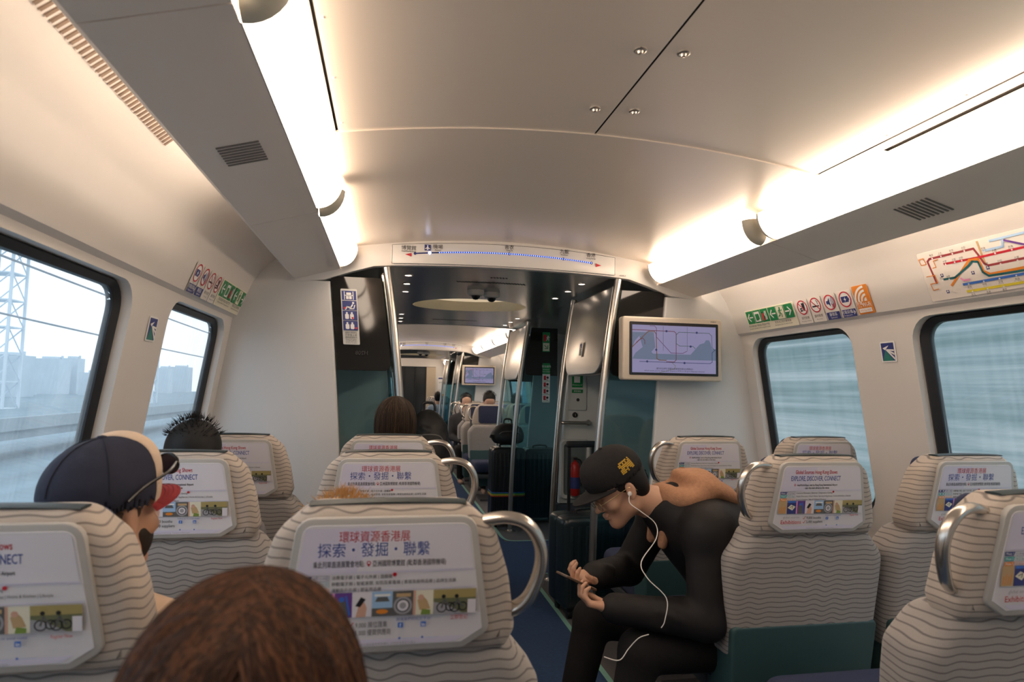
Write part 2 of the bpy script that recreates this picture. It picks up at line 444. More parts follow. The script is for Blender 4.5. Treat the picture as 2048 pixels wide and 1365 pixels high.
for s in (-1, 1):
    pb = MB(); pb.sweep([(s * x, z) for x, z in ((.823, arch(.823)), (.855, arch(.855)))], -1.6, 1.962, CEIL)
    pb.sweep([(s * x, z) for x, z in ((.872, arch(.872)), (.96, arch(.96)))], -1.6, 1.70, CEIL)
    pb.sweep([(s * x, z) for x, z in ((.855, arch(.855)), (.872, arch(.872)))], 1.70, 1.962, CEIL)
    pb.sweep([(s * x, z) for x, z in ((.872, arch(.872)), (.96, arch(.96)))], 1.70, 1.962, CEIL)
    pb.obj('ceiling_edge', None, ceiling)
for y0, y1 in YS[1:]:
    for a, b in ((y0, y0 + 1.5), (y0 + 1.506, y1 - 1.5 if y1 - y0 > 3.1 else y1)) + (((y1 - 1.494, y1),) if y1 - y0 > 3.1 else ()):
        pb = MB(); pb.sweep(arc_prof(-.96, .96, 0, 28), a, b, CEIL); pb.obj('ceiling_panel', None, ceiling)
# ceiling fasteners beside the centre seam, small screws along the panel edges
fm = MB(); fm.lathe([(.0165, 0), (.0165, -.003), (.012, -.005), (.0085, -.004), (.006, -.010), (0, -.011)], (0, 0, 0), SCREW, 18)
fme = fm.mesh('ceiling_fastener', SCREW)
for x, y in ((-.055, 1.44), (.055, 1.43), (-.060, 1.78), (.060, 1.77)):
    link('ceiling_fastener', fme, None, 'round steel ceiling fastener %s of the centre seam, %s pair' % ('left' if x < 0 else 'right', 'nearer' if y < 1.6 else 'farther'), 'fastener', 'ceiling seam fasteners', loc=(x, y, arch(x)))
sm = MB(); sm.lathe([(.004, 0), (.0035, -.002), (0, -.0025)], (0, 0, 0), SCREW, 10); sme = sm.mesh('screw')
for s in (-1, 1):
    for y in (1.0, 1.35, 1.62, 1.90): link('screw', sme, ceiling, loc=(s * .80, y, arch(.80)))

# ledges under the lamps, and the lamps
LEDGE_P = [(.918, 1.969), (1.02, 1.940), (1.11, 1.914), (1.150, 1.903), (1.164, 1.910), (1.158, 1.928), (.935, 1.992)]
TN = [0]
def trim(mb, label=None, smooth=40):
    TN[0] += 1
    return struct('trim_%d' % TN[0], mb, None, None, label, smooth)
for i, (y0, y1) in enumerate(YS):
    segs = [(y0, 1.098), (1.102, 2.408), (2.412, y1)] if i == 0 else [(y0, y1)]
    for s in (-1, 1):
        for a, b in segs:
            mb = MB(); mb.sweep([(s * x, z) for x, z in LEDGE_P], a, b, LEDGE, close=True); t = trim(mb, 'grey ledge below the lamps along the %s wall' % ('left' if s < 0 else 'right'))
            if i == 0 and a > 1.1 and a < 2:
                sl = Vector((1.11 - .918, 0, 1.914 - 1.969)).normalized()
                for k in range(8):
                    g = MB(); g.box((s * 1.035, 1.68 + k * .018, 1.9352), (.105, .0070, .004), mat('grille_dark', (.16, .145, .135), .7), Matrix.Rotation(s * math.atan2(.055, .192), 3, 'Y'))
                    g.obj('grille_slot', None, t, 0)

def lamp_prof(g=0., n=10):
    P = [(.915 - (.088 + g) * math.sin(a), 2.072 - (.103 + g) * math.cos(a)) for a in [PI / 2 * k / n for k in range(n + 1)]]
    return P + [(.915, 2.072)]
def lamp(s, a, b, label, group=None, mat_l=None):
    t = thing('ceiling_light', label, 'lamp', (s * .9, (a + b) / 2, 1.99), group=group)
    o = Vector((s * .9, (a + b) / 2, 1.99))
    P = [(s * x, z) for x, z in lamp_prof()]
    m = MB(); m.sweep(P, a + .05, b - .05, LENS); d = m.obj('diffuser', None, t, 40); d.location = -o
    m = MB(); m.sweep([P[-1], (s * .922, 2.074), (s * .922, 1.972), P[0]], a + .05, b - .05, LEDGE); d = m.obj('housing', None, t, 40); d.location = -o
    for e0, e1, sg in ((a, a + .05, 1), (b - .05, b, -1)):
        m = MB(); n = 6; R = []
        for k in range(n + 1):
            q = k / n; g = -.06 * (1 - math.sqrt(max(0, 1 - (1 - q) ** 2)))
            R.append([(s * (.915 - (.089 + g) * math.sin(w)), (a + .05 * q) if sg > 0 else (b - .05 * q), 2.072 - (.104 + g) * math.cos(w)) for w in [PI / 2 * j / 8 for j in range(9)]] + [(s * .915, (a + .05 * q) if sg > 0 else (b - .05 * q), 2.072)])
        vs = [p for r in R for p in r]; N = 10
        m.add(vs, [(r * N + j, r * N + (j + 1) % N, (r + 1) * N + (j + 1) % N, (r + 1) * N + j) for r in range(n) for j in range(N)] + [tuple(range(N)), tuple(n * N + j for j in range(N))], LAMPCAP)
        c = m.obj('end_cap', None, t, 40); c.location = -o
    return t
def cove(s, a, b, label):
    t = thing('cove_tube', label, 'lamp', (s * 1.02, (a + b) / 2, 2.0))
    m = MB(); m.tube([(0, (a - b) / 2, .012), (0, (b - a) / 2, .012)], .014, COVE, 10); m.obj('tube', None, t)
    m = MB(); m.box((0, 0, -.012), (.03, b - a, .012), LEDGE); m.obj('tray', None, t)
for s, sn in ((-1, 'left'), (1, 'right')):
    lamp(s, -.25, 1.09, 'long curved warm lamp overhead, first of the %s row' % sn)
    lamp(s, 1.11, 2.40, 'long curved warm lamp above the near %s window, second of its row' % sn)
    lamp(s, 2.42, 3.53, 'curved warm lamp ending at the bulkhead, last of the near %s row' % sn)
    cove(s, -.2, 1.06, 'warm tube hidden on the %s ledge overhead' % sn); cove(s, 1.16, 2.28, 'warm tube hidden on the %s ledge behind the second lamp' % sn)
    for k in range(4): lamp(s, 7.0 + k * 1.14, 8.12 + k * 1.14, 'far warm lamp in the second saloon, %s row, number %s from here' % (sn, ('one', 'two', 'three', 'four')[k]))
    cove(s, 7.1, 11.4, 'warm tube hidden on the %s ledge of the second saloon' % sn)
    for k in range(2): lamp(s, 15.1 + k * 1.4, 16.4 + k * 1.4, 'distant warm lamp in the last saloon, %s row, %s one' % (sn, ('nearer', 'farther')[k]))
cove(1, 2.50, 3.45, 'warm tube hidden on the right ledge by the bulkhead')

# end wall behind the camera
mb = MB(); mb.box((0, -1.63, 1.1), (3.1, .05, 2.25), WHITE); struct('wall_back', mb)

# ------------------------------------------------------------------ vestibules
def header(y, yb, face):
    """arched header board with the ceiling above it"""
    mb = MB()
    bot = [(-1.20, 1.885), (-1.0, 1.905), (-.86, 1.955), (-.74, 1.992), (-.66, 2.000)] + [(-.6 + .1 * k, 2.004 + .016 * (1 - ((-.6 + .1 * k) / .6) ** 2)) for k in range(13)] + [(.66, 2.0), (.74, 1.992), (.86, 1.955), (1.0, 1.905), (1.20, 1.885)]
    top = [(x, arch(x) if abs(x) < .96 else 2.10) for x in [1.2 - 2.4 * k / 24 for k in range(25)]]
    mb.pillow(bot + top, min(y, yb), max(y, yb), .004, 2, WHITE)
    return struct('wall_header', mb)
POLE_X = lambda z: .522 + .150 * max(0, z / 1.99) ** 2.2
def pole(s, y, label):
    mb = MB(); mb.tube([(s * POLE_X(1.99 * k / 16), 0, 1.99 * k / 16) for k in range(17)], .0215, STEEL, 16)
    t = thing('grab_pole', label, 'pole', (0, y, 0)); mb.obj('tube', None, t)
    mb = MB(); mb.lathe([(.05, 0), (.05, .006), (.03, .012), (.024, .02)], (s * .522, 0, .0), STEEL, 20); mb.obj('base_flange', None, t)
    return t
def bulk_in(z): return .845 + .125 * max(0, z / 1.9) ** 1.6
def bulkhead(s, y, nm):
    zs = [1.9 * k / 10 for k in range(11)]
    inner = [(bulk_in(z), z) for z in zs]
    outer = [(1.19, 1.90), (1.20, 2.06), (1.33, 1.975), (1.39, 1.88), (1.43, 1.80), (1.475, 1.692), (1.495, 1.68), (1.63, .70), (1.63, .06), (1.60, 0)]
    P = [(s * x, z) for x, z in inner + outer]
    if s > 0: P = P[::-1]
    mb = MB(); mb.pillow(P, y, y + .05, .012, 3, BULK)
    return struct(nm, mb)
def partition(s, y, zb, label, xo=None, zt=1.95):
    """cross glass screen between a pole and the bulkhead: black printed top, teal clear pane"""
    xo = xo or bulk_in
    t = thing('glass_partition', label, 'glass screen', (0, y, 0))
    zs = [.10 + (zt - .12) * k / 10 for k in range(11)]
    P = [(s * (POLE_X(z) + .03), z) for z in zs] + [(s * (xo(z) - .004), z) for z in zs[::-1]]
    mb = MB(); mb.pillow(P if s < 0 else P[::-1], .0, .010, .002, 1, TGLASS); mb.obj('pane', None, t, 0)
    zs2 = [zb + (zt - .02 - zb) * k / 6 for k in range(7)]
    q = [(s * (POLE_X(z) + .034), z) for z in zs2] + [(s * (xo(z) - .006), z) for z in zs2[::-1]]
    q = rpoly(q, [.13] + [0] * 13, 6)
    mb = MB(); mb.pillow(q if s < 0 else q[::-1], -.006, .016, .002, 1, DGLASS); mb.obj('printed_top', None, t, 30)
    return t
def bay_panel(s, ya, yb, label):
    """brushed metal fascia along the aisle over the luggage bay, open below"""
    t = thing('bay_fascia', label, 'metal panel', (0, ya, 0))
    L = yb - ya; out = rpoly([(.03, 1.43), (L - .03, 1.43), (L - .03, 1.965), (.03, 1.965)], [.15, .15, .01, .01], 7)
    mb = MB(); mb.pillow(out, 0, .05, .012, 3, BRUSH, fn=lambda u, q, w: (s * (POLE_X(w) - .012 + q), u, w)); mb.obj('fascia', None, t, 40)
    mb = MB(); mb.tube([(s * (POLE_X(1.96) + .02), .05, 1.96), (s * (POLE_X(1.96) + .02), L - .05, 1.96)], .012, STEEL, 8); mb.obj('hanger_bar', None, t)
    return t
LOGO_N = [0]
def logo(pr, u, v, w, h):
    """white plate with dark green ground and light rails fanning out"""
    pr.rect(u - w / 2 - .005, v - h / 2 - .005, u + w / 2 + .005, v + h / 2 + .005, WHT)
    pr.rect(u - w / 2, v - h / 2, u + w / 2, v + h / 2, NAVY)
    a = lambda x, y: (u + (x - .5) * w, v + (y - .5) * h)
    pr.poly([a(0, 0), a(.9, 0), a(.32, .62)], ink('logo_green', (.03, .20, .17)))
    pr.poly([a(.1, .72), a(.62, .86), a(.30, .60)], WHT)
    for e, f in ((.02, .16), (.30, .42), (.52, .62)):
        pr.poly([a(.36, .60), a(1, e), a(1, f), a(.44, .66)], WHT)

def vestibule(y0, idx):
    y1 = y0 + VEST; far = idx > 0; tn = 'first' if idx == 0 else 'second'
    header(y0, y0 + .05, -1); header(y1 - .05, y1, 1)
    # ceiling with elliptical recess
    cy = (y0 + y1) / 2; ax, ay = .47, .39; zc = 2.004; n = 48
    mb = MB(); E = [(ax * math.cos(2 * PI * k / n), cy + ay * math.sin(2 * PI * k / n)) for k in range(n)]
    def box_pt(k):
        c, d = math.cos(2 * PI * k / n), math.sin(2 * PI * k / n); q = 1 / max(abs(c) / .70, abs(d) / (VEST / 2 - .04)); return (c * q, cy + d * q)
    O = [box_pt(k) for k in range(n)]
    for cx_, cy_ in ((.70, VEST / 2 - .04), (-.70, VEST / 2 - .04), (-.70, -VEST / 2 + .04), (.70, -VEST / 2 + .04)):
        k = min(range(n), key=lambda j: (O[j][0] - cx_) ** 2 + (O[j][1] - cy - cy_) ** 2); O[k] = (cx_, cy + cy_)
    bow = lambda x: zc + .018 * (1 - (x / .7) ** 2)
    mb.add([(x, y, bow(x)) for x, y in O] + [(x, y, bow(x)) for x, y in E] + [(x * .97, cy + (y - cy) * .97, zc + .10) for x, y in E],
           [(k, (k + 1) % n, n + (k + 1) % n, n + k) for k in range(n)], CEIL2)
    mb.add([(x, y, bow(x)) for x, y in E] + [(x * .97, cy + (y - cy) * .97, zc + .10) for x, y in E], [(k, (k + 1) % n, n + (k + 1) % n, n + k) for k in range(n)], mat('recess_rim', (.75, .66, .5), .35, metal=.3))
    for s in (-1, 1):
        mb.add([(s * .70, y0 + .05, zc), (s * .70, y1 - .05, zc), (s * 1.56, y1 - .05, 1.93), (s * 1.56, y0 + .05, 1.93)], [(0, 1, 2, 3)], CEIL2)
    ce = struct('ceiling_vestibule', mb)
    t = thing('ceiling_recess_mirror', 'oval cream recessed mirror with added glow in the %s vestibule ceiling' % tn, 'lamp', (0, cy, zc + .1))
    mb = MB(); mb.add([(x * .975, (y - cy) * .975, 0) for x, y in E], [tuple(range(n))], mat('recess_mirror_glow', (.80, .70, .54), .16, metal=.6, emit=.5, ecol=(1, .8, .55), var=.03)); mb.obj('mirror', None, t, 0)  # not a lamp: added emission stands in for light the mirror reflects
    dm = MB(); dm.lathe([(.030, 0), (.030, -.004), (.021, -.005), (.020, .0)], (0, 0, 0), SCREW, 18); dme = dm.mesh('rim')
    lm = MB(); lm.lathe([(.0195, -.0035), (0, -.0045)], (0, 0, 0), DOWN, 18); lme = lm.mesh('lens')
    for s in (-1, 1):
        for k, yy in enumerate((y0 + .33, y0 + .65, y0 + .995, y1 - .995, y1 - .65, y1 - .33)):
            d = thing('downlight', 'small round recessed downlight, %s side of the %s vestibule, %s from its near end' % ('left' if s < 0 else 'right', tn, ('first', 'second', 'third', 'fourth', 'fifth', 'sixth')[k]), 'downlight', (s * .545, yy, bow(.545)), group='vestibule downlights')
            link('rim', dme, d); link('lens', lme, d)
    for yc, x0, nn, ln in ((y0 + .53, -.225, 24, .045), (y0 + .34, -.035, 6, .025), (y1 - .53, -.225, 24, .045)):
        for k in range(nn):
            g = MB(); x = x0 + k * .019; g.box((x, yc, bow(x) - .001), (.007, ln, .002), GROOVE, Matrix.Rotation(-.5, 3, 'Z')); g.obj('grille_slot', None, ce, 0)
    # cameras on the ceiling
    for x, yy, w in ((-.06, y0 + .88, 'left'), (.065, y0 + .96, 'right')):
        c = thing('dome_camera', 'small white ceiling dome camera, %s one of the %s vestibule pair' % (w, tn), 'camera', (x, yy, bow(x)))
        m = MB(); m.lathe([(.060, 0), (.060, -.022), (.052, -.034), (.040, -.038)], (0, 0, 0), mat('cam_white', (.62, .60, .57), .35), 24); m.obj('housing', None, c)
        m = MB(); m.lathe([(.033, -.036), (.030, -.052), (.018, -.063), (0, -.067)], (0, 0, 0), mat('cam_dome', (.01, .01, .012), .08), 20); m.obj('dome', None, c)
    for s, sn in ((-1, 'left'), (1, 'right')):
        b1 = bulkhead(s, y0, 'wall_bulkhead'); b2 = bulkhead(s, y1 - .05, 'wall_bulkhead')
        for k, yy in enumerate((y0 + .01, y0 + .925, y0 + 2.475, y1 - .01)):
            pole(s, yy, 'curved steel floor-to-ceiling grab pole, %s of the %s row in the %s vestibule' % (('first', 'second', 'third', 'fourth')[k], sn, tn))
        partition(s, y0 + .02, 1.42, 'dark-topped teal glass screen beside the %s bulkhead facing us, %s vestibule' % (sn, tn))
        partition(s, y1 - .03, 1.42, 'dark-topped teal glass screen at the far end, %s side of the %s vestibule' % (sn, tn))
        bay_panel(s, y0 + .03, y0 + .91, 'brushed steel fascia over the near %s luggage bay, %s vestibule' % (sn, tn))
        bay_panel(s, y0 + 2.49, y1 - .03, 'brushed steel fascia over the far %s luggage bay, %s vestibule' % (sn, tn))
        partition(s, y0 + 2.45, 1.47, 'dark-topped teal glass screen past the doors, %s side of the %s vestibule' % (sn, tn), xo=lambda z: .96)
        # outer wall with the door
        mb = MB()
        for a, b in ((y0 + .05, y0 + .98), (y0 + 2.42, y1 - .05)): mb.box((s * 1.50, (a + b) / 2, 1.0), (.06, b - a, 2.0), WHITE)
        mb.box((s * 1.50, cy, 1.94), (.06, VEST - .1, .12), WHITE)
        struct('wall_left' if s < 0 else 'wall_right', mb)
        dr = link('door_%d' % (1 + idx * 2 + (s > 0)), None, kind='structure', label='sliding train doors with tall windows')
        for a, b in ((y0 + .98, cy - .003), (cy + .003, y0 + 2.42)):
            lf = MB(); w = b - a
            for ya, yb, za, zb in ((a, a + .12, 0, 1.88), (b - .12, b, 0, 1.88), (a + .12, b - .12, 0, .75), (a + .12, b - .12, 1.70, 1.88)): lf.box((s * 1.51, (ya + yb) / 2, (za + zb) / 2), (.04, yb - ya, zb - za), mat('door_grey', (.62, .63, .62), .35, metal=.2))
            l = lf.obj('leaf', None, dr, 0)
            g = MB(); g.box((s * 1.51, (a + b) / 2, 1.225), (.008, w - .24, .95), WGLASS); g.obj('pane', None, l, 0)
        # white cabinet closing the near luggage bay
        t = thing('equipment_cabinet', 'white equipment cabinet between luggage bay and doors, %s side of the %s vestibule' % (sn, tn), 'cabinet', (0, y0 + .98, 0))
        zs = [.52 + 1.40 * k / 8 for k in range(9)]
        P = [(s * (POLE_X(z) + .06), z) for z in zs] + [(s * 1.46, 1.92), (s * 1.46, .52)]
        m = MB(); m.pillow(P if s < 0 else P[::-1], 0, .06, .008, 2, mat('cabinet_white', (.62, .66, .66), .4, var=.02)); m.obj('body', None, t, 40)
        P = [(s * .555, 0), (s * .568, .515), (s * 1.46, .515), (s * 1.46, 0)]
        m = MB(); m.pillow(P if s < 0 else P[::-1], 0, .06, .004, 1, mat('kick_navy', (.05, .07, .10), .5)); m.obj('kick_panel', None, t, 40)
vestibule(YV[0], 0); vestibule(YV[1], 1)

# far end wall with the gangway door
mb = MB()
for x0, x1, z0, z1 in ((-1.52, -.62, 0, 2.16), (.64, 1.52, 0, 2.16), (-.62, .64, 1.93, 2.16)): mb.box(((x0 + x1) / 2, 18.03, (z0 + z1) / 2), (x1 - x0, .06, z1 - z0), WHITE)
struct('wall_far', mb)
d = link('door_5', None, kind='structure', label='dark glazed gangway door in a cream frame at the far end')
for x0, x1 in ((-.62, -.27), (-.24, .07), (.10, .37)):
    m = MB(); m.box(((x0 + x1) / 2, 18.03, .95), (x1 - x0, .02, 1.9), mat('gangway_glass', (.03, .035, .04), .12)); m.obj('glass', None, d, 0)
for x0, x1 in ((.385, .64), (-.27, -.24), (.07, .10)):
    m = MB(); m.box(((x0 + x1) / 2, 18.0, .96), (x1 - x0, .05, 1.92), mat('door_cream', (.52, .44, .33), .45) if x0 > .3 else BLACK); m.obj('post', None, d, 0)
m = MB(); m.box((0, 18.30, 1.0), (3.0, .04, 2.1), mat('gangway_dark', (.03, .03, .03), .8)); m.obj('gangway', None, d, 0)

# ------------------------------------------------------------------ outside
HAZE = mat('far_haze_tint', (.50, .59, .66), .9, var=.10, scale=.3)  # aerial haze is mixed into the base colour of the far buildings
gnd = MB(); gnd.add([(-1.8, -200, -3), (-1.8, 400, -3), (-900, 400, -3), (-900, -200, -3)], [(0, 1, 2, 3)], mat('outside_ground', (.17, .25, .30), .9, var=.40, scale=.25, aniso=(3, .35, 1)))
struct('ground_outside', gnd)
def lattice(name, label, cat, x, y, h, w, mt):
    t = thing(name, label, cat, (x, y, -3))
    m = MB()
    for a in (-1, 1):
        for b in (-1, 1): m.box((a * w / 2, b * w / 2, h / 2), (.35, .35, h), mt)
    m.obj('legs', None, t, 0)
    m = MB(); n = int(h / w)
    for k in range(n):
        for a in (-1, 1):
            m.tube([(-w / 2, a * w / 2, k * w), (w / 2, a * w / 2, (k + 1) * w)], .12, mt, 4); m.tube([(a * w / 2, w / 2, k * w), (a * w / 2, -w / 2, (k + 1) * w)], .12, mt, 4)
        m.box((0, 0, k * w), (w, w, .2), mt)
    m.obj('bracing', None, t, 0)
    return t
HZ2 = mat('haze_tinted_steel', (.70, .78, .85), .8, var=.05)  # crane and pylon steel, paled by distance haze put into its colour
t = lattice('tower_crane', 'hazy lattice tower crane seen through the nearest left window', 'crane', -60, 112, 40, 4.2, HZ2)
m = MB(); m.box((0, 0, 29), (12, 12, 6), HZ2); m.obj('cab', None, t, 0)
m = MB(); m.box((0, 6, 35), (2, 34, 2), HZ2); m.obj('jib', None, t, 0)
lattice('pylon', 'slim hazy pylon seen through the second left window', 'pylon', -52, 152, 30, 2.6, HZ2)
for k, (y, z0, z1) in enumerate(((-40, 9.5, 5.0), (-40, 6.6, 3.6), (-40, 5.2, 2.8))):
    m = MB(); P = [(-9 - k * .6, y + 3.5 * q, z0 + (z1 - z0) * .02 * q - .012 * q * (40 - q) * .3) for q in range(0, 41)]
    m.tube(P, .03, mat('wire', (.25, .28, .32), .6), 5); m.obj('overhead_wire', None, None, label='thin overhead wire outside the left windows, %s of three' % ('topmost', 'middle', 'lowest')[k], cat='wire')
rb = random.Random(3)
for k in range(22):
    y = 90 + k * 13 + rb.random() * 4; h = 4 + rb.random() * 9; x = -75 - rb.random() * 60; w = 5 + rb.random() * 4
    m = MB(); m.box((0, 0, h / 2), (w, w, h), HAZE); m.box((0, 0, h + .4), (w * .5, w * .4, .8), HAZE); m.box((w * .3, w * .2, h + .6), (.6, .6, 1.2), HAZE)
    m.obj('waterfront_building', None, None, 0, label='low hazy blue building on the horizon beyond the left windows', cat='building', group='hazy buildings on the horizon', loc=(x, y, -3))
m = MB(); m.box((-22, 60, -1.6), (3.0, 260, .5), mat('rail_deck', (.30, .36, .40), .8, var=.1, scale=.4)); m.box((-20.4, 60, -1.0), (.2, 260, .7), mat('parapet', (.36, .42, .46), .8)); m.obj('viaduct', None, None, 0, label='pale parallel viaduct deck outside the left windows', cat='viaduct')
# hillside on the right
hm = bpy.data.materials.new('hillside'); hm.use_nodes = True
nt = hm.node_tree; b = nt.nodes['Principled BSDF']; b.inputs['Roughness'].default_value = .95; b.inputs['Specular IOR Level'].default_value = 0
tc = nt.nodes.new('ShaderNodeTexCoord'); mp = nt.nodes.new('ShaderNodeMapping'); mp.inputs['Scale'].default_value = (.5, .05, 2.2)
nz = nt.nodes.new('ShaderNodeTexNoise'); nz.inputs['Scale'].default_value = 1.2; nz.inputs['Detail'].default_value = 7; nz.inputs['Roughness'].default_value = .65
mp.inputs['Scale'].default_value = (.5, .035, 3.4)
cr = nt.nodes.new('ShaderNodeValToRGB'); e = cr.color_ramp.elements
e[0].position = .38; e[0].color = (.10, .15, .15, 1); e[1].position = .68; e[1].color = (.33, .36, .35, 1)
x = e.new(.5); x.color = (.18, .23, .235, 1)
nt.links.new(tc.outputs['Object'], mp.inputs['Vector']); nt.links.new(mp.outputs['Vector'], nz.inputs['Vector']); nt.links.new(nz.outputs['Fac'], cr.inputs['Fac'])
sp = nt.nodes.new('ShaderNodeSeparateXYZ'); nt.links.new(tc.outputs['Object'], sp.inputs[0])
mr = nt.nodes.new('ShaderNodeMapRange'); mr.inputs[1].default_value = -2.2; mr.inputs[2].default_value = .2; mr.inputs[3].default_value = .75; mr.inputs[4].default_value = 0; nt.links.new(sp.outputs['Z'], mr.inputs[0])
mx = nt.nodes.new('ShaderNodeMix'); mx.data_type = 'RGBA'; mx.inputs[7].default_value = (.16, .25, .13, 1)
nt.links.new(mr.outputs[0], mx.inputs[0]); nt.links.new(cr.outputs['Color'], mx.inputs[6]); nt.links.new(mx.outputs[2], b.inputs['Base Color'])
hb = MB(); nx, ny = 26, 60; rh = random.Random(5); vs = []
for i in range(nx + 1):
    for j in range(ny + 1):
        q = i / nx; X = 1.8 + (0 if i == 0 else 3.0 + 60 * q ** 1.5); z = -3 + (0 if i < 2 else 40 * q ** 1.15 + rh.uniform(-.5, .5))
        vs.append((X, -80 + 240 * j / ny, z))
hb.add(vs, [(i * (ny + 1) + j, (i + 1) * (ny + 1) + j, (i + 1) * (ny + 1) + j + 1, i * (ny + 1) + j + 1) for i in range(nx) for j in range(ny)], hm)
struct('hillside_outside', hb)
# ================================================================== signs and displays
def plate(name, label, cat, o, ux, uy, w, h, m=WHT, th=.003, r=.006, group=None):
    """thin plate whose lower left corner is o; returns the thing and a Print on its face"""
    o = Vector(o); ux = Vector(ux).normalized(); uy = Vector(uy).normalized(); n = ux.cross(uy).normalized()
    t = thing(name, label, cat, o, group=group)
    mb = MB(); mb.pillow(rrect(0, 0, w, h, r), 0, th, .0008, 1, m, fn=lambda u, q, v: ux * u + uy * v + n * q); mb.obj('plate', None, t, 0)
    return t, Print((0, 0, 0), ux, uy, n, th + .0003)
# --- route display over the opening
def route_display(y, far):
    nm = 'second vestibule' if far else 'near vestibule'
    t = thing('route_display', 'arched white route strip with blue lights over the %s' % nm, 'display', (0, y, 2.0))
    top = [(x, .118 + .036 * (1 - (x / .65) ** 2)) for x in [.65 - 1.3 * k / 20 for k in range(21)]]
    bot = [(x, .010 + .014 * (1 - (x / .65) ** 2)) for x in [-.65 + 1.3 * k / 20 for k in range(21)]]
    mb = MB(); mb.pillow(rpoly(bot + top, [.02] + [0] * 19 + [.02, .02] + [0] * 19 + [.02], 4), -.008, 0, .003, 2, mat('strip_white', (.74, .73, .72), .3, var=.01)); mb.obj('panel', None, t, 30)
    mb = MB(); E = [(x, -.0085, z) for x, z in bot[:] + top[:]]; mb.tube([(x * .992, -.0082, z * (.985 if z > .07 else 1.15)) for x, y_, z in E] + [(E[0][0] * .992, -.0082, E[0][2] * 1.15)], .0011, BLK, 4, False); mb.obj('outline', None, t, 0)
    p = Print((0, -.0086, 0), (1, 0, 0), (0, 0, 1), (0, -1, 0))
    zl = lambda x: .074 + .028 * (1 - (x / .52) ** 2)
    N = 40; p.line([(-.52 + 1.02 * k / N, zl(-.52 + 1.02 * k / N)) for k in range(N + 1)], .008, NAVY)
    for x in (-.52, -.44, .01, .33, .50): p.circ(x, zl(x), .008, NAVY)
    p.poly([(-.575, zl(-.56) - .004), (-.54, zl(-.56) + .006), (-.54, zl(-.56) - .014)], RED); p.poly([(.56, zl(.54) - .008), (.525, zl(.54) + .004), (.525, zl(.54) - .018)], RED)
    for zh, en, x, dz in (('博覽館', 'AsiaWorld-Expo', -.555, .010), ('機場', 'Airport', -.395, .010), ('青衣', 'Tsing Yi', .01, .015), ('九龍', 'Kowloon', .335, .020), ('香港', 'Hong Kong', .495, .022)):
        p.text(zh, x, zl(x) + dz + .013, .020, BLK); p.text(en, x, zl(x) + dz, .0085, BLK, bold=.01)
    u, v = -.452, zl(-.45) + .024
    p.rect(u - .017, v - .012, u + .017, v + .022, NAVY)
    p.poly([(u - .003, v + .018), (u + .003, v + .018), (u + .003, v - .008), (u - .003, v - .008)], WHT); p.poly([(u, v + .009), (u + .014, v - .001), (u + .014, v - .004), (u, v + .001), (u - .014, v - .004), (u - .014, v - .001)], WHT); p.poly([(u, v - .002), (u + .006, v - .008), (u - .006, v - .008)], WHT)
    p.obj('lettering', t)
    LED = mat('led_blue', (.3, .45, 1), .3, emit=2.6, ecol=(.14, .24, 1.0), var=0); LEDW = mat('led_white', (.6, .7, 1), .3, emit=9, ecol=(.5, .62, 1.0), var=0)
    lm = MB(); lm.lathe([(.0036, 0), (.0028, -.002), (0, -.003)], (0, 0, 0), LED, 8, 'Y'); le = lm.mesh('light_dot')
    for k in range(72):
        x = -.385 + .885 * k / 71; link('light_dot', le, t, loc=(x, -.0098, zl(x)))
    lm = MB(); lm.lathe([(.0085, 0), (.006, -.003), (0, -.004)], (0, 0, 0), LEDW, 10, 'Y'); link('light_dot', lm.mesh('light_dot'), t, loc=(-.44, -.0098, zl(-.44)))
    return t
route_display(YV[0], False); route_display(YV[1], True)
p = Print((.675, 3.5485, 2.008), (1, 0, 0), (0, 0, 1), (0, -1, 0)); p.text('H208-A', 0, 0, .009, BLK, 'L'); p.obj('number_sticker', None, label='small black car number on the white header right of the route strip', cat='lettering')

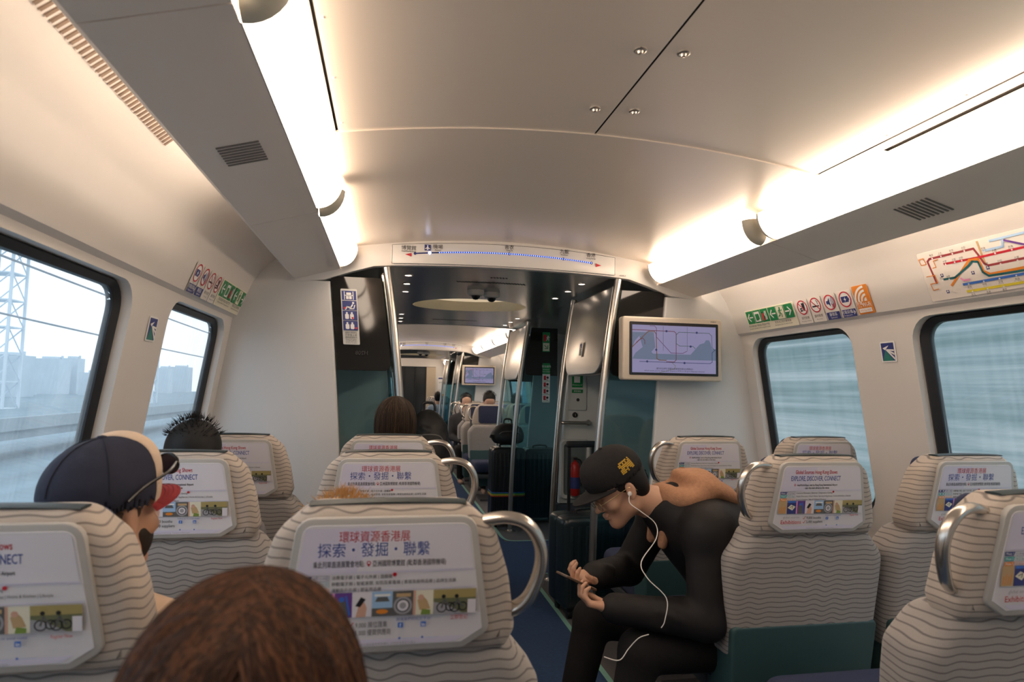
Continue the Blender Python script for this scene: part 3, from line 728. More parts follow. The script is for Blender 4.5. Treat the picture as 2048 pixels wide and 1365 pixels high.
# --- television by the right bulkhead
def television(y, label, idx):
    x0, x1, z0, z1 = .648, 1.258, 1.397, 1.760
    t = thing('television', label, 'television', ((x0 + x1) / 2, y, z0)); w = x1 - x0; h = z1 - z0
    cs = mat('tv_beige', (.62, .55, .46), .42, var=.02)
    mb = MB(); mb.pillow(rrect(-w / 2, 0, w / 2, h, .016, 4), 0, .07, .010, 3, cs); mb.obj('housing', None, t, 40)
    mb = MB(); mb.box((0, .095, h / 2), (.2, .06, .16), mat('bracket', (.2, .2, .2), .5)); mb.obj('bracket', None, t, 0)
    mb = MB(); mb.pillow(rrect(-w / 2 + .040, .030, w / 2 - .026, h - .030, .006, 3), -.003, .004, .001, 1, mat('tv_bezel', (.02, .02, .025), .25)); mb.obj('bezel', None, t, 0)
    sw, sh = w - .098, h - .092; sx = -w / 2 + .056; sz = .044
    scr = mat('screen_land', (.02, .02, .03), .2, emit=.42, ecol=(.52, .48, .80), var=0); sea = mat('screen_sea', (.02, .02, .03), .2, emit=.26, ecol=(.42, .53, .80), var=0)
    c = lambda n, q, e=.3: mat('screen_' + n, (.02, .02, .02), .2, emit=e, ecol=q, var=0)
    mb = MB(); mb.box((sx + sw / 2, -.0035, sz + sh / 2), (sw, .001, sh), scr); so = mb.obj('screen', None, t, 0)
    p = Print((sx, -.0042, sz), (1, 0, 0), (0, 0, 1), (0, -1, 0), 0, .00012)
    S = lambda *a: [((x - 990) / 535 * sw, (860 - y_) / 320 * sh) for x, y_ in a]
    p.poly(S((990, 770), (1010, 730), (1055, 690), (1035, 620), (1060, 600), (1080, 585), (1125, 590), (1135, 690), (1110, 720), (1120, 732), (1360, 732), (1420, 660), (1450, 650), (1460, 630), (1480, 630), (1490, 650), (1500, 690), (1525, 690), (1525, 768), (1100, 772)), sea)
    p.poly(S((990, 590), (1080, 590), (1030, 620), (1005, 650), (990, 700)), sea)
    red = c('red', (.35, .05, .10)); pur = c('purple', (.28, .10, .30)); grn = c('green', (.12, .25, .22)); navy = c('navy', (.08, .10, .35)); yel = c('olive', (.35, .38, .18)); brn = c('brown', (.40, .20, .10)); gre = c('grey', (.25, .27, .40))
    p.line(S((990, 575), (1255, 578), (1267, 590), (1267, 770), (1255, 785), (1205, 785)), .0035, red)
    p.line(S((990, 690), (1090, 583), (1130, 583), (1140, 600), (1145, 765), (1160, 775), (1205, 775)), .0045, brn)
    p.line(S((1100, 545), (1130, 545), (1142, 560), (1142, 620), (1235, 725), (1310, 725), (1335, 710)), .003, pur)
    p.line(S((1390, 690), (1375, 675), (1290, 675), (1268, 660), (1268, 600), (1285, 582), (1480, 582), (1498, 600), (1500, 680), (1520, 700)), .003, grn)
    p.line(S((1520, 695), (1500, 715), (1500, 780), (1485, 790), (1035, 787)), .003, navy)
    p.line(S((1185, 545), (1185, 710)), .002, gre); p.line(S((1338, 545), (1338, 710)), .002, gre); p.line(S((1240, 790), (1262, 810), (1258, 830), (1160, 860)), .0025, yel); p.line(S((1015, 660), (1035, 640), (1055, 630), (1068, 645), (1068, 670)), .003, red)
    for q in ((1205, 578), (1400, 581), (1360, 677), (1140, 706), (1083, 786), (1320, 790)):
        (u, v), = S(q); p.circ(u, v, .0065, navy, n=14)
    tx = c('ink', (.05, .05, .10), .15)
    p.text('讓你的品牌在港鐵站或機場快綫站全面推出!', sw / 2, .020, .009, tx, w=sw * .44); p.text('which assist you to show your brand in MTR or Airport Express stations!', sw / 2, .008, .008, tx, w=sw * .72)
    p.obj('screen_map', so)
    p = Print((0, 0, 0), (1, 0, 0), (0, 0, 1), (0, -1, 0)); p.text('H208-4', w / 2 - .055, h - .020, .008, BLK, bold=.01); p.obj('lettering', t)
    return t
television(3.42, 'beige framed television showing a purple route map, by the right bulkhead', 0)
television(11.47, 'small far television showing a purple route map in the second saloon', 1)

# --- pictogram helpers (unit 1 = sign height)
def arrow(p, u, v, s, d, m):
    c = math.cos(d); q = math.sin(d); T = lambda x, y: (u + s * (x * c - y * q), v + s * (x * q + y * c))
    p.poly([T(-.5, -.07), T(.2, -.07), T(.2, .07), T(-.5, .07)], m); p.line([T(.05, .42), T(.45, 0), T(.05, -.42)], s * .15, m)
def runner(p, u, v, s, m):
    p.circ(u + .02 * s, v + .36 * s, .09 * s, m, n=12)
    for L, w in (((((0, .25), (-.06, -.02))), .15), ((((0, .22), (.20, .12), (.26, .24))), .06), ((((-.02, .22), (-.2, .16), (-.24, 0))), .06), ((((-.05, 0), (.12, -.14), (.10, -.38))), .09), ((((-.05, 0), (-.12, -.22), (-.32, -.30))), .09)):
        p.line([(u + a * s, v + b * s) for a, b in L], w * s, m)
def wall_frame(s, y, z):
    """lower-left corner, right and up vectors on the sloping wall above the windows, seen from inside"""
    x = 1.415 - (z - 1.74) * (.022 / .06) - .004
    up = Vector((-s * .345, 0, .94)).normalized()
    return Vector((s * x, y, z)), Vector((0, -s, 0)), up
# exit sign (green)
def exit_sign(s, y, label):
    o, ux, uy = wall_frame(s, y, 1.690); t, p = plate('emergency_sign', label, 'sign', o, ux, uy, .45, .128, CRM)
    for k in range(2):
        u = .008 + k * .222; p.rect(u, .047, u + .212, .122, GRN)
        for q in (.07, .142): p.rect(u + q - .001, .047, u + q + .001, .122, CRM)
        L, Rr = (u + .036, .0845), (u + .176, .0845); mid = u + .106
        if k == 0:
            arrow(p, *L, .05, PI, WHT); p.rect(mid - .026, .055, mid + .026, .113, WHT); p.rect(mid - .018, .062, mid + .018, .100, GRN); p.circ(mid + .014, .062, .006, WHT, n=10)
            p.rect(Rr[0] - .022, .056, Rr[0] - .006, .098, RED); p.rect(Rr[0] - .018, .098, Rr[0] - .010, .106, BLK)
            for q in range(3): p.line([(Rr[0] + .004 + q * .008, .060), (Rr[0] + .010 + q * .006, .075), (Rr[0] + .002 + q * .009, .088), (Rr[0] + .010 + q * .006, .108)], .004, WHT)
        else:
            arrow(p, *L, .05, PI, WHT); p.rect(mid - .030, .049, mid + .030, .120, CRM); runner(p, mid, .0845, .066, GRN); arrow(p, *Rr, .05, 0, WHT)
    p.text('緊急通話器/手動滅火筒設於門旁', .114, .030, .0105, BLK, w=.20); p.text('Emergency call handle and fire extinguisher by door', .114, .017, .0075, BLK, w=.20)
    p.text('緊急出口在列車兩端', .336, .030, .0105, BLK, w=.14); p.text('Emergency Exit at ends of train', .336, .017, .0075, BLK, w=.15)
    p.obj('print', t)
def ban_sign(s, y, kind, label, cap_zh, cap_en, dark=False):
    o, ux, uy = wall_frame(s, y, 1.690); t, p = plate('prohibition_sign', label, 'sign', o, ux, uy, .092, .128, mat('clear_film', (.76, .73, .69), .4, var=.01), .001)
    u, v, r = .046, .086, .038; p.circ(u, v, r, WHT)
    if kind == 'eat':
        p.poly([(u - .004, v + .022), (u + .020, v + .022), (u + .015, v - .018), (u + .001, v - .018)], BLK); p.line([(u + .010, v + .022), (u + .014, v + .031)], .002, BLK); p.rrect(u - .022, v - .020, u - .003, v - .012, .003, BLK); p.rrect(u - .022, v - .009, u - .003, v - .002, .003, BLK)
    if kind == 'smoke':
        p.rect(u - .026, v - .010, u + .014, v - .003, BLK); p.rect(u + .016, v - .010, u + .024, v - .003, BLK); p.line([(u + .020, v + .002), (u + .016, v + .010), (u + .022, v + .016), (u + .010, v + .022)], .003, BLK)
    if kind == 'noise':
        p.poly([(u - .024, v - .008), (u - .012, v - .008), (u, v - .022), (u, v + .022), (u - .012, v + .008), (u - .024, v + .008)], NAVY)
        for q in range(3): p.ring(u - .004, v, .016 + q * .008, .003, NAVY, 10, -.9, .9)
        p.line([(u + .010, v - .010), (u + .022, v - .026)], .003, RED); p.line([(u + .022, v - .010), (u + .010, v - .026)], .003, RED)
    if kind == 'charge':
        p.rrect(u - .025, v - .014, u + .020, v + .014, .003, NAVY); p.rect(u + .020, v - .006, u + .025, v + .006, NAVY); p.poly([(u + .004, v + .012), (u - .010, v - .002), (u - .002, v - .002), (u - .006, v - .013), (u + .008, v + .002), (u, v + .002)], WHT)
    p.ring(u, v, r, .006, RED)
    if kind in ('eat', 'smoke'): p.line([(u - .024, v + .024), (u + .024, v - .024)], .005, RED)
    if dark:
        p.rrect(.002, .002, .090, .038, .003, NAVY); a = 0
        if kind == 'charge': arrow(p, .075, .022, .022, 0, WHT); a = -.012
        p.text(cap_zh, .046 + a, .020, .013, WHT); p.text(cap_en, .046 + a, .008, .007, WHT)
    else:
        p.text(cap_zh, .046, .026, .011, MGRY); p.text(cap_en, .046, .012, .006, MGRY)
    p.obj('print', t)
exit_sign(1, 3.390, 'long green emergency exit sign with arrows on the right wall')
for y, k, a, b, d, l in ((2.922, 'eat', '請勿飲食', 'No eating or drinking', False, 'round no eating or drinking sign on the right wall'), (2.822, 'smoke', '請勿吸煙', 'No smoking', False, 'round no smoking sign on the right wall'), (2.718, 'noise', '靜音區', 'Quiet zone', True, 'round quiet speaker sign on the right wall'), (2.614, 'charge', '充電設備', 'Charging point', True, 'round battery charging sign with dark caption on the right wall')):
    ban_sign(1, y, k, l, a, b, d)
exit_sign(-1, 3.06, 'long green emergency exit sign with arrows on the left wall')
for y, k, a, b, d, l in ((2.66, 'charge', '充電設備', 'Charging point', True, 'round battery charging sign on the left wall'), (2.76, 'noise', '靜音區', 'Quiet zone', True, 'round quiet speaker sign on the left wall'), (2.86, 'smoke', '請勿吸煙', 'No smoking', False, 'round no smoking sign on the left wall'), (2.96, 'eat', '請勿飲食', 'No eating or drinking', False, 'round no eating or drinking sign on the left wall')):
    ban_sign(-1, y, k, l, a, b, d)
o, ux, uy = wall_frame(1, 2.508, 1.694); t, p = plate('wifi_sign', 'orange wireless network sticker with white waves on the right wall', 'sign', o, ux, uy, .092, .132, ORG)
for r in (.016, .034, .052, .070): p.ring(.070, .058, r, .010 if r > .02 else .016, WHT, 10, PI * .5, PI)
p.text('免費', .020, .044, .014, WHT); p.text('Free', .020, .032, .009, WHT); p.text('Wi-Fi', .060, .033, .020, WHT, bold=.012, w=.05); p.rrect(.008, .008, .084, .027, .003, WHT); p.text('MTR Free Wi-Fi', .046, .013, .009, ORG, w=.06); p.obj('print', t)
for y in (9.2,): exit_sign(1, y, 'small far green emergency sign on the right wall of the second saloon')
# --- network map
o, ux, uy = wall_frame(1, 2.118, 1.700); t, p = plate('network_map', 'large colourful railway network map on the right wall above the window', 'map', o, ux, uy, .80, .195, mat('map_film', (.78, .74, .70), .4, var=.01), .001)
Q = lambda L: [((2.118 - y) * 1.0, (z - 1.700) * 1.03) for y, z in L]
for L, w, c in (([(1.858, 1.881), (1.854, 1.80)], .008, TAN), ([(2.07, 1.767), (2.078, 1.853), (2.066, 1.861), (1.879, 1.861), (1.87, 1.839), (1.858, 1.804), (1.848, 1.794), (1.60, 1.794), (1.50, 1.82)], .008, BRN), ([(2.011, 1.831), (1.881, 1.828), (1.40, 1.830)], .008, RED), ([(2.01, 1.749), (1.909, 1.825), (1.874, 1.823), (1.869, 1.778), (1.849, 1.764), (1.70, 1.765)], .009, ORG), ([(2.033, 1.776), (1.986, 1.775), (1.917, 1.807), (1.899, 1.819), (1.878, 1.813), (1.873, 1.775), (1.856, 1.759), (1.70, 1.755)], .008, DTEAL), ([(1.961, 1.745), (1.40, 1.745)], .009, MBL), ([(1.955, 1.718), (1.50, 1.718), (1.45, 1.74)], .009, YEL), ([(1.845, 1.846), (1.773, 1.846), (1.766, 1.874), (1.60, 1.874)], .008, LBL), ([(1.811, 1.874), (1.60, 1.874)], .008, LBL), ([(1.963, 1.769), (1.953, 1.759), (1.931, 1.759)], .007, PINK), ([(2.113, 1.867), (2.09, 1.868), (2.085, 1.844), (2.108, 1.844), (2.113, 1.867)], .003, ORG), ([(2.063, 1.825), (2.047, 1.826), (2.05, 1.851), (2.029, 1.853)], .003, ORG), ([(2.102, 1.798), (2.064, 1.798), (2.061, 1.769), (2.095, 1.768), (2.091, 1.743), (2.067, 1.745)], .003, ORG), ([(1.70, 1.80), (1.60, 1.72), (1.40, 1.72)], .008, GRN), ([(1.76, 1.865), (1.62, 1.80), (1.40, 1.80)], .007, PUR)): p.line(Q(L), w, c)
STN = ['羅湖', '上水', '粉嶺', '太和', '大學', '火炭', '沙田', '大圍', '旺角', '紅磡', '青衣', '九龍', '香港', '中環', '金鐘', '南昌', '東涌', '欣澳', '奧運', '葵芳', '荔景', '美孚']
EN = ['Lo Wu', 'Sheung Shui', 'Fanling', 'Tai Wo', 'University', 'Fo Tan', 'Sha Tin', 'Tai Wai', 'Mong Kok', 'Hung Hom', 'Tsing Yi', 'Kowloon', 'Hong Kong', 'Central', 'Admiralty', 'Nam Cheong', 'Tung Chung', 'Sunny Bay', 'Olympic', 'Kwai Fong', 'Lai King', 'Mei Foo']
k = 0
for zz, ys, dz in ((1.861, (2.05, 2.01, 1.96, 1.91), .010), (1.830, (2.0, 1.96, 1.93, 1.80, 1.74, 1.66, 1.58, 1.50), .008), (1.745, (1.93, 1.87, 1.81, 1.75, 1.68, 1.61, 1.54), -.014), (1.718, (1.92, 1.86, 1.80, 1.72, 1.64, 1.56), -.014), (1.776, (2.02, 1.99), .008), (1.794, (1.83, 1.78, 1.72), .008), (1.846, (1.82,), .008)):
    for y in ys:
        (u, v), = Q([(y, zz)]); p.circ(u, v, .0032, WHT, n=10); p.text(STN[k % 22], u, v + dz, .0060, BLK); p.text(EN[k % 22], u, v + dz - .0045, .0034, BLK); k += 1
for y, z in ((2.01, 1.795), (2.008, 1.733), (1.885, 1.783), (1.825, 1.79)):
    (u, v), = Q([(y, z)]); p.rect(u - .006, v - .006, u + .006, v + .006, NAVY); p.poly([(u - .001, v + .005), (u + .001, v + .005), (u + .005, v - .002), (u + .001, v), (u, v - .005), (u - .001, v), (u - .005, v - .002)], WHT)
p.obj('print', t)
# --- logo plates on the pillars between the windows
for s, y in ((1, 2.448), (-1, 2.43)):
    z = 1.478; o = Vector((s * (band_x(z) - .002), y, z)); up = Vector((-s * .145, 0, .98)).normalized()
    t, p = plate('logo_plate', 'small square logo plate with fanning rails on the %s window pillar' % ('right' if s > 0 else 'left'), 'sign', o, (0, -s, 0), up, .085, .090, WHT, .002)
    logo(p, .0425, .045, .070, .078); p.obj('print', t)
t, p = plate('logo_plate', 'small logo on the brushed steel fascia by the right pole', 'sign', (POLE_X(1.55) - .018, 4.08, 1.555), (0, -1, 0), (.1, 0, 1), .06, .095, BRUSH, .001); logo(p, .03, .0475, .045, .075); p.obj('print', t)
# --- luggage notice on the left dark glass
t, p = plate('luggage_notice', 'tall white luggage notice with four dark pictograms on the left black glass', 'sign', (-.888, 3.561, 1.558), (1, 0, 0), (-.09, 0, 1), .088, .305, mat('notice_white', (.62, .62, .60), .4), .002)
for k in range(4):
    v = .243 - k * .055; p.rect(.006, v, .082, v + .051, NAVY); a = v + .004
    if k == 0:
        for x in (.020, .066): p.line([(x, a), (x, a + .042)], .004, WHT)
        p.line([(.020, a + .022), (.066, a + .022)], .004, WHT); p.rrect(.030, a + .025, .056, a + .038, .003, WHT); p.rrect(.028, a + .001, .042, a + .018, .002, WHT); p.rrect(.044, a + .001, .058, a + .018, .002, WHT)
    elif k == 1:
        p.circ(.064, a + .036, .006, WHT, n=12); p.line([(.060, a + .026), (.050, a + .010), (.030, a + .014), (.022, a)], .007, WHT); p.line([(.072, a + .024), (.066, a + .004), (.044, a + .003)], .005, WHT); p.rrect(.012, a + .002, .024, a + .012, .002, RED)
    else:
        p.rrect(.018, a + .002, .038, a + .030, .006, WHT); p.rrect(.044, a + .002, .064, a + .030, .006, WHT); p.rrect(.023, a + .030, .033, a + .040, .004, WHT); p.rrect(.049, a + .030, .059, a + .040, .004, WHT)
        p.rrect((.052, .068)[k == 3], a + .003, (.062, .078)[k == 3], a + .013, .001, RED)
for k, s_ in enumerate(('請將行李放在', '行李架上或', '座椅底部前方')): p.text(s_, .044, .060 - k * .013, .009, BLK, w=.062)
for k, s_ in enumerate(('Please put luggage', 'on the rack or', 'under the seat', 'in front of you.')): p.text(s_, .044, .026 - k * .0065, .0045, BLK, w=.056)
p.obj('print', t)
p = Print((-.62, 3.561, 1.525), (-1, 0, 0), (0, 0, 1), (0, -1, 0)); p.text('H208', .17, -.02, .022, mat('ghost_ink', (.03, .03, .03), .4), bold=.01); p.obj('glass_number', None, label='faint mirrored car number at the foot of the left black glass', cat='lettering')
# --- cabinet fittings (right side, near vestibule)
CW = mat('fit_white', (.60, .64, .64), .4, var=.02)
t, p = plate('intercom_panel', 'pale call panel door with green notices on the right vestibule cabinet', 'intercom', (.645, 4.524, 1.19), (1, 0, 0), (0, 0, 1), .14, .30, CW, .006, .008)
p.rect(.028, .165, .112, .272, GRN); p.rect(.045, .20, .09, .245, WHT); p.text('緊急通話器', .07, .252, .012, WHT); p.text('Emergency call', .07, .18, .009, WHT); p.rect(.028, .125, .112, .15, GRN); p.text('按掣通話', .07, .133, .010, WHT); p.circ(.075, .075, .012, BLK); p.obj('print', t)
t = thing('door_lock_knob', 'small black round lock under the call panel', 'lock', (.70, 4.524, 1.155)); m = MB(); m.lathe([(.020, 0), (.018, -.008), (.008, -.012), (0, -.012)], (0, 0, 0), BLACK, 18, 'Y'); m.obj('barrel', None, t); m = MB(); m.box((0, -.014, 0), (.005, .006, .018), SCREW); m.obj('key_slot', None, t, 0)
t = thing('grab_rail', 'short horizontal chrome grab rail on the right vestibule cabinet', 'rail', (.69, 4.52, 1.10)); m = MB(); m.tube(spl([(-.11, 0, 0), (-.10, -.04, 0), (-.06, -.05, 0), (.06, -.05, 0), (.10, -.04, 0), (.11, 0, 0)], 5), .013, STEEL, 12); m.obj('bar', None, t)
for x in (-.11, .11): m = MB(); m.lathe([(.022, 0), (.020, -.006), (.014, -.008)], (x, 0, 0), STEEL, 16, 'Y'); m.obj('rosette', None, t)
t = thing('extinguisher_niche', 'white framed niche holding the fire extinguisher', 'niche', (.70, 4.524, .55))
m = MB(); o_ = rrect(-.115, 0, .115, .43, .035, 5); i_ = rrect(-.085, .03, .085, .40, .025, 5); n = len(o_)
m.add([(x, 0, z) for x, z in o_] + [(x, -.03, z) for x, z in rrect(-.105, .01, .105, .42, .03, 5)] + [(x, -.022, z) for x, z in i_] + [(x, .0, z) for x, z in i_], [(r * n + k, r * n + (k + 1) % n, (r + 1) * n + (k + 1) % n, (r + 1) * n + k) for r in range(3) for k in range(n)], CW); m.obj('frame', None, t, 40)
m = MB(); m.add([(x, -.001, z) for x, z in i_], [tuple(range(n))], mat('niche_dark', (.14, .18, .19), .5)); m.obj('back', None, t, 0)
t = thing('fire_extinguisher', 'red fire extinguisher with blue label in the white niche', 'extinguisher', (.69, 4.475, .585)); ER = mat('extinguisher_red', (.42, .02, .02), .3)
m = MB(); m.lathe([(.030, 0), (.036, .012), (.036, .20), (.026, .228), (.012, .238), (.012, .25)], (0, 0, 0), ER, 20); m.obj('cylinder', None, t)
m = MB(); m.lathe([(.0365, .05), (.0365, .13)], (0, 0, 0), NAVY, 20); m.obj('label_band', None, t)
m = MB(); m.box((.004, 0, .258), (.024, .02, .018), BLACK); m.box((-.022, 0, .272), (.06, .012, .008), SCREW); m.obj('valve', None, t, 0)
m = MB(); m.tube(spl([(.012, 0, .258), (.044, -.006, .24), (.048, -.008, .16), (.046, -.008, .06)], 5), .005, BLACK, 8); m.obj('hose', None, t)
# --- green notices on the dark screen past the doors
t, p = plate('exit_notice', 'small green emergency exit notice with arrow on the far right black glass', 'sign', (.800, 5.985, 1.70), (1, 0, 0), (0, 0, 1), .075, .19, GRN, .002)
p.rect(.010, .10, .040, .165, RED); runner(p, .055, .13, .06, WHT); p.rect(.006, .008, .069, .085, CRM); arrow(p, .037, .047, .05, -.8, GRN); p.obj('print', t)
t, p = plate('safety_notice', 'tall green and white door safety notice on the far right glass screen', 'sign', (.805, 5.985, 1.215), (1, 0, 0), (0, 0, 1), .075, .375, WHT, .002)
p.rect(0, .27, .075, .375, GRN); p.text('緊急開門', .0375, .335, .016, WHT); p.text('Emergency', .0375, .31, .010, WHT); p.text('door release', .0375, .29, .010, WHT)
for k in range(4):
    v = .015 + k * .064; p.rect(.004, v - .006, .071, v - .003, GRN); p.rrect(.012, v + .006, .034, v + .048, .004, RED); p.circ(.05, v + .030, .012, BLK, n=12); p.line([(.020, v + .012), (.055, v + .006)], .005, BLK)
p.obj('print', t)
# --- notices at the far end
for x, z, w, h, n_ in ((.70, 1.30, .22, .36, 'white'), (.70, 1.0, .24, .20, 'pale orange')):
    t, p = plate('end_notice', '%s framed notice on the far end wall right of the gangway door' % n_, 'sign', (x, 17.995, z), (1, 0, 0), (0, 0, 1), w, h, WHT if n_ == 'white' else CRM)
    p.rect(.02, h - .07, w - .02, h - .03, NAVY if n_ == 'white' else ORG); p.text('NOTICE', w / 2, h * .5, .03, BLK)
    p.obj('print', t)
# ================================================================== seats
FAB = wave_fabric('wave_cloth', (.50, .44, .385), (.215, .19, .175), amp=.0032)
FABB = wave_fabric('wave_cloth_back', (.36, .34, .325), (.16, .15, .15), pitch=.0165, amp=.0034)
TEALP = mat('seat_teal_plastic', (.035, .085, .09), .5, var=.08, scale=60)
NAVYF = mat('seat_navy_cloth', (.03, .04, .09), .9, var=.3, scale=120, bump=.3, bscale=500)
FRAMEP = mat('poster_frame_plastic', (.46, .45, .43), .45, var=.02)
PAPER = mat('poster_paper', (.72, .71, .75), .4, var=.01)
TRIMG = mat('seat_trim_green', (.02, .035, .04), .5)
HANDLE = mat('handle_steel', (.66, .62, .57), .25, metal=.95, var=.05)
SEAM = mat('seat_seam', (.16, .15, .145), .9)
LEAN = .15
def lean(x, y, z): return (x, y + (1.02 - z) * LEAN, z)
HR = [(-.212, .868), (.212, .868), (.229, .905), (.214, 1.0), (.186, 1.085), (.130, 1.133), (-.130, 1.133), (-.186, 1.085), (-.214, 1.0), (-.229, .905)]
hr_out = rpoly(HR, [.02, .02, .03, .2, .06, .05, .05, .06, .2, .03], 4)
BK = [(-.270, .470), (.270, .470), (.284, .72), (.284, .80), (.215, .885), (-.215, .885), (-.284, .80), (-.284, .72)]
bk_out = rpoly(BK, [.01, .01, .2, .06, .07, .07, .06, .2], 5)
PO = [(-.128, .895), (.128, .895), (.164, .918), (.136, 1.103), (-.136, 1.103), (-.164, .918)]
def grow(P, d):
    N = len(P); out = []
    for i in range(N):
        p = Vector(P[i]); a = (p - Vector(P[i - 1])).normalized(); b = (Vector(P[(i + 1) % N]) - p).normalized(); t = (a + b).normalized()
        n = Vector((t.y, -t.x)); c = n.dot(Vector((a.y, -a.x))); out.append(tuple(p + n * d / c))
    return out
def poster_print(zh):
    """flat print of the poster; u is centred, v runs 0 (bottom) to .208 (top)"""
    p = Print((0, 0, 0), (1, 0, 0), (0, 0, 1), (0, -1, 0), .0, .00008)
    W_ = lambda v: .164 - .028 * max(0, v - .023) / .185 - .004
    # lavender upper ground
    p.poly([(-W_(.128), .128), (W_(.128), .128), (W_(.203), .203), (-W_(.203), .203)], LAV); p.poly([(-.05, .130), (W_(.130), .130), (W_(.203), .203), (-.02, .203)], PALE)
    p.rect(-W_(.126), .126, W_(.126), .1275, LAV); p.rect(-W_(.098), .0970, W_(.098), .0985, LAV); p.poly([(-.118, .003), (.118, .003), (.135, .013), (-.135, .013)], LAV)
    if zh:
        p.text('環球資源香港展', -.022, .181, .0145, RED, bold=0, w=.115); p.text('探索・發掘・聯繫', -.022, .157, .0185, INKB, bold=0, w=.182)
        p.rect(-.125, .1535, .075, .1540, LAV); p.text('乘此列車直達展覽會地點:', -.079, .1385, .0085, BLK, w=.082); p.ring(-.031, .1440, .0035, .0012, RED, 12); p.poly([(-.034, .1425), (-.028, .1425), (-.031, .1375)], RED); p.text('亞洲國際博覽館 (毗鄰香港國際機場)', .036, .1385, .0085, BLK, w=.122)
        rows = (('第一期', '4月11-14日', '消費電子展 | 電子元件展 | 遊戲展', .098, NAVY), ('第二期', '4月18-21日', '移動電子展 | 智能家居, 安防及家電展 | 家居及廚用品展 | 品牌生活展', .205, TEAL), ('第三期', '4月27-30日', '運動及戶外展 | 嬰童用品展', .080, ORG))
    else:
        p.text('Global Sources Hong Kong Shows', -.022, .182, .0125, RED, bold=.012, w=.150); p.text('EXPLORE, DISCOVER, CONNECT', -.022, .160, .0155, INKB, bold=.010, w=.178)
        p.rect(-.125, .1545, .07, .1550, LAV); p.ring(-.096, .1465, .0035, .0012, RED, 12); p.text('AsiaWorld-Expo, next to Hong Kong International Airport', -.016, .1430, .0065, BLK, bold=.015, w=.145); p.text('- take this train direct to the venue', -.018, .1335, .0065, BLK, bold=.015, w=.09)
        rows = (('Phase 1', '11-14 Apr', 'Consumer Electronics | Electronic Components | Gaming', .130, NAVY), ('Phase 2', '18-21 Apr', 'Mobile Electronics | Smart Home, Security & Appliances | Home & Kitchen | Lifestyle', .198, TEAL), ('Phase 3', '27-30 Apr', 'Sports & Outdoor | Baby & Children\'s Products', .108, ORG))
    for k, (a, b, c, w, col) in enumerate(rows):
        v = .1180 - k * .0105; p.poly([(-.146, v - .002), (-.124, v - .002), (-.121, v + .0065), (-.146, v + .0065)], col); p.text(a, -.134, v + .0002, .0048, WHT, w=.018, bold=.01)
        p.line([(-.121, v + .0065), (-.094, v + .0065), (-.094, v - .002), (-.121, v - .002)], .0005, col); p.text(b, -.1075, v + .0002, .0046, col, w=.023)
        p.text(c, -.090, v, .0052, BLK, 'L', 0, w)
    p.circ(.012 if zh else .043, .1235, .0035, RED, n=12)
    # strip of small photographs
    x0 = -W_(.075) + .002; xs = [x0, -.120, -.088, -.056, -.024, .010, .044, .078, W_(.075) - .002]; A, B = .0535, .0955
    for k, bg in enumerate((TAN, NAVY, PUR, WHT, SKY, MGRY, CRM, ink('verge', (.16, .17, .09)))):
        p.rect(xs[k], A, xs[k + 1], B, bg); u = (xs[k] + xs[k + 1]) / 2; v = (A + B) / 2
        if k == 0:
            for q in range(4): p.line([(xs[k] + .004 + q * .006, A + .004), (xs[k] + .006 + q * .006, A + .02 + .004 * (q % 2))], .002, ORG)
        if k == 1: p.poly([(u - .014, v - .001), (u - .002, v + .009), (u + .014, v + .002), (u + .003, v - .010)], CRM); p.line([(u - .006, v), (u + .004, v + .004), (u + .002, v - .004)], .0018, MGRY); p.rect(xs[k], B - .006, xs[k + 1], B, MBL)
        if k == 2: p.poly([(u - .008, A), (u - .008, v), (u - .002, B - .008), (u + .006, v + .004), (u + .01, A)], MGRY); p.circ(u - .001, B - .011, .0045, MBL, n=10); p.rect(xs[k], A, xs[k] + .004, B, PINK); p.line([(u + .012, A + .004), (u + .006, B - .006)], .003, MBL)
        if k == 3: p.rect(xs[k], A, xs[k + 1], B, PALE); p.poly([(u - .010, A), (u - .005, v), (u + .004, v + .004), (u + .008, v - .006), (u + .006, A)], SKN); p.poly([(u - .011, v - .002), (u - .002, v + .013), (u + .006, v + .009), (u - .003, v - .004)], BLK)
        if k == 4: p.rect(xs[k], A, xs[k + 1], A + .014, MGRY); p.circ(u, A + .008, .010, ORG, .004, 14); p.poly([(u - .012, v + .004), (u + .012, v + .004), (u + .008, v + .012), (u - .008, v + .012)], MGRY); p.rect(u - .013, B - .008, u + .013, B - .004, WHT)
        if k == 5: p.circ(u, v - .004, .0155, GRY, n=20); p.circ(u, v - .004, .0115, BLK, n=20); p.circ(u, v - .004, .0095, PALE, n=20); p.circ(u, v - .004, .0055, GRY, n=16); p.rect(xs[k] + .006, B - .010, xs[k + 1] - .004, B - .004, TAN)
        if k == 6: p.poly([(u - .006, A + .008), (u - .010, v + .004), (u - .003, B - .008), (u + .006, v + .004), (u + .012, A + .010)], TAN); p.circ(u - .004, B - .012, .005, SKN, n=12); p.poly([(u - .004, A), (u - .002, A + .010), (u + .012, A + .008), (u + .012, A)], LGR); p.rect(xs[k], A, xs[k] + .004, B, SKN)
        if k == 7:
            p.rect(xs[k], v + .006, xs[k + 1], B, ink('dry_grass', (.40, .33, .13))); p.poly([(xs[k], A), (xs[k] + .05, A), (xs[k] + .02, v - .004), (xs[k], v)], GRY)
            for q in (.014, .036): 
                p.ring(xs[k] + q, A + .011, .009, .002, BLK, 14); p.ring(xs[k] + q + .014, A + .012, .008, .002, BLK, 14); p.line([(xs[k] + q, A + .011), (xs[k] + q + .004, A + .024), (xs[k] + q + .014, A + .012)], .003, MGRY); p.circ(xs[k] + q + .003, A + .030, .0035, BLK, n=10)
            p.rect(xs[k + 1] - .014, A, xs[k + 1], A + .024, PALE)
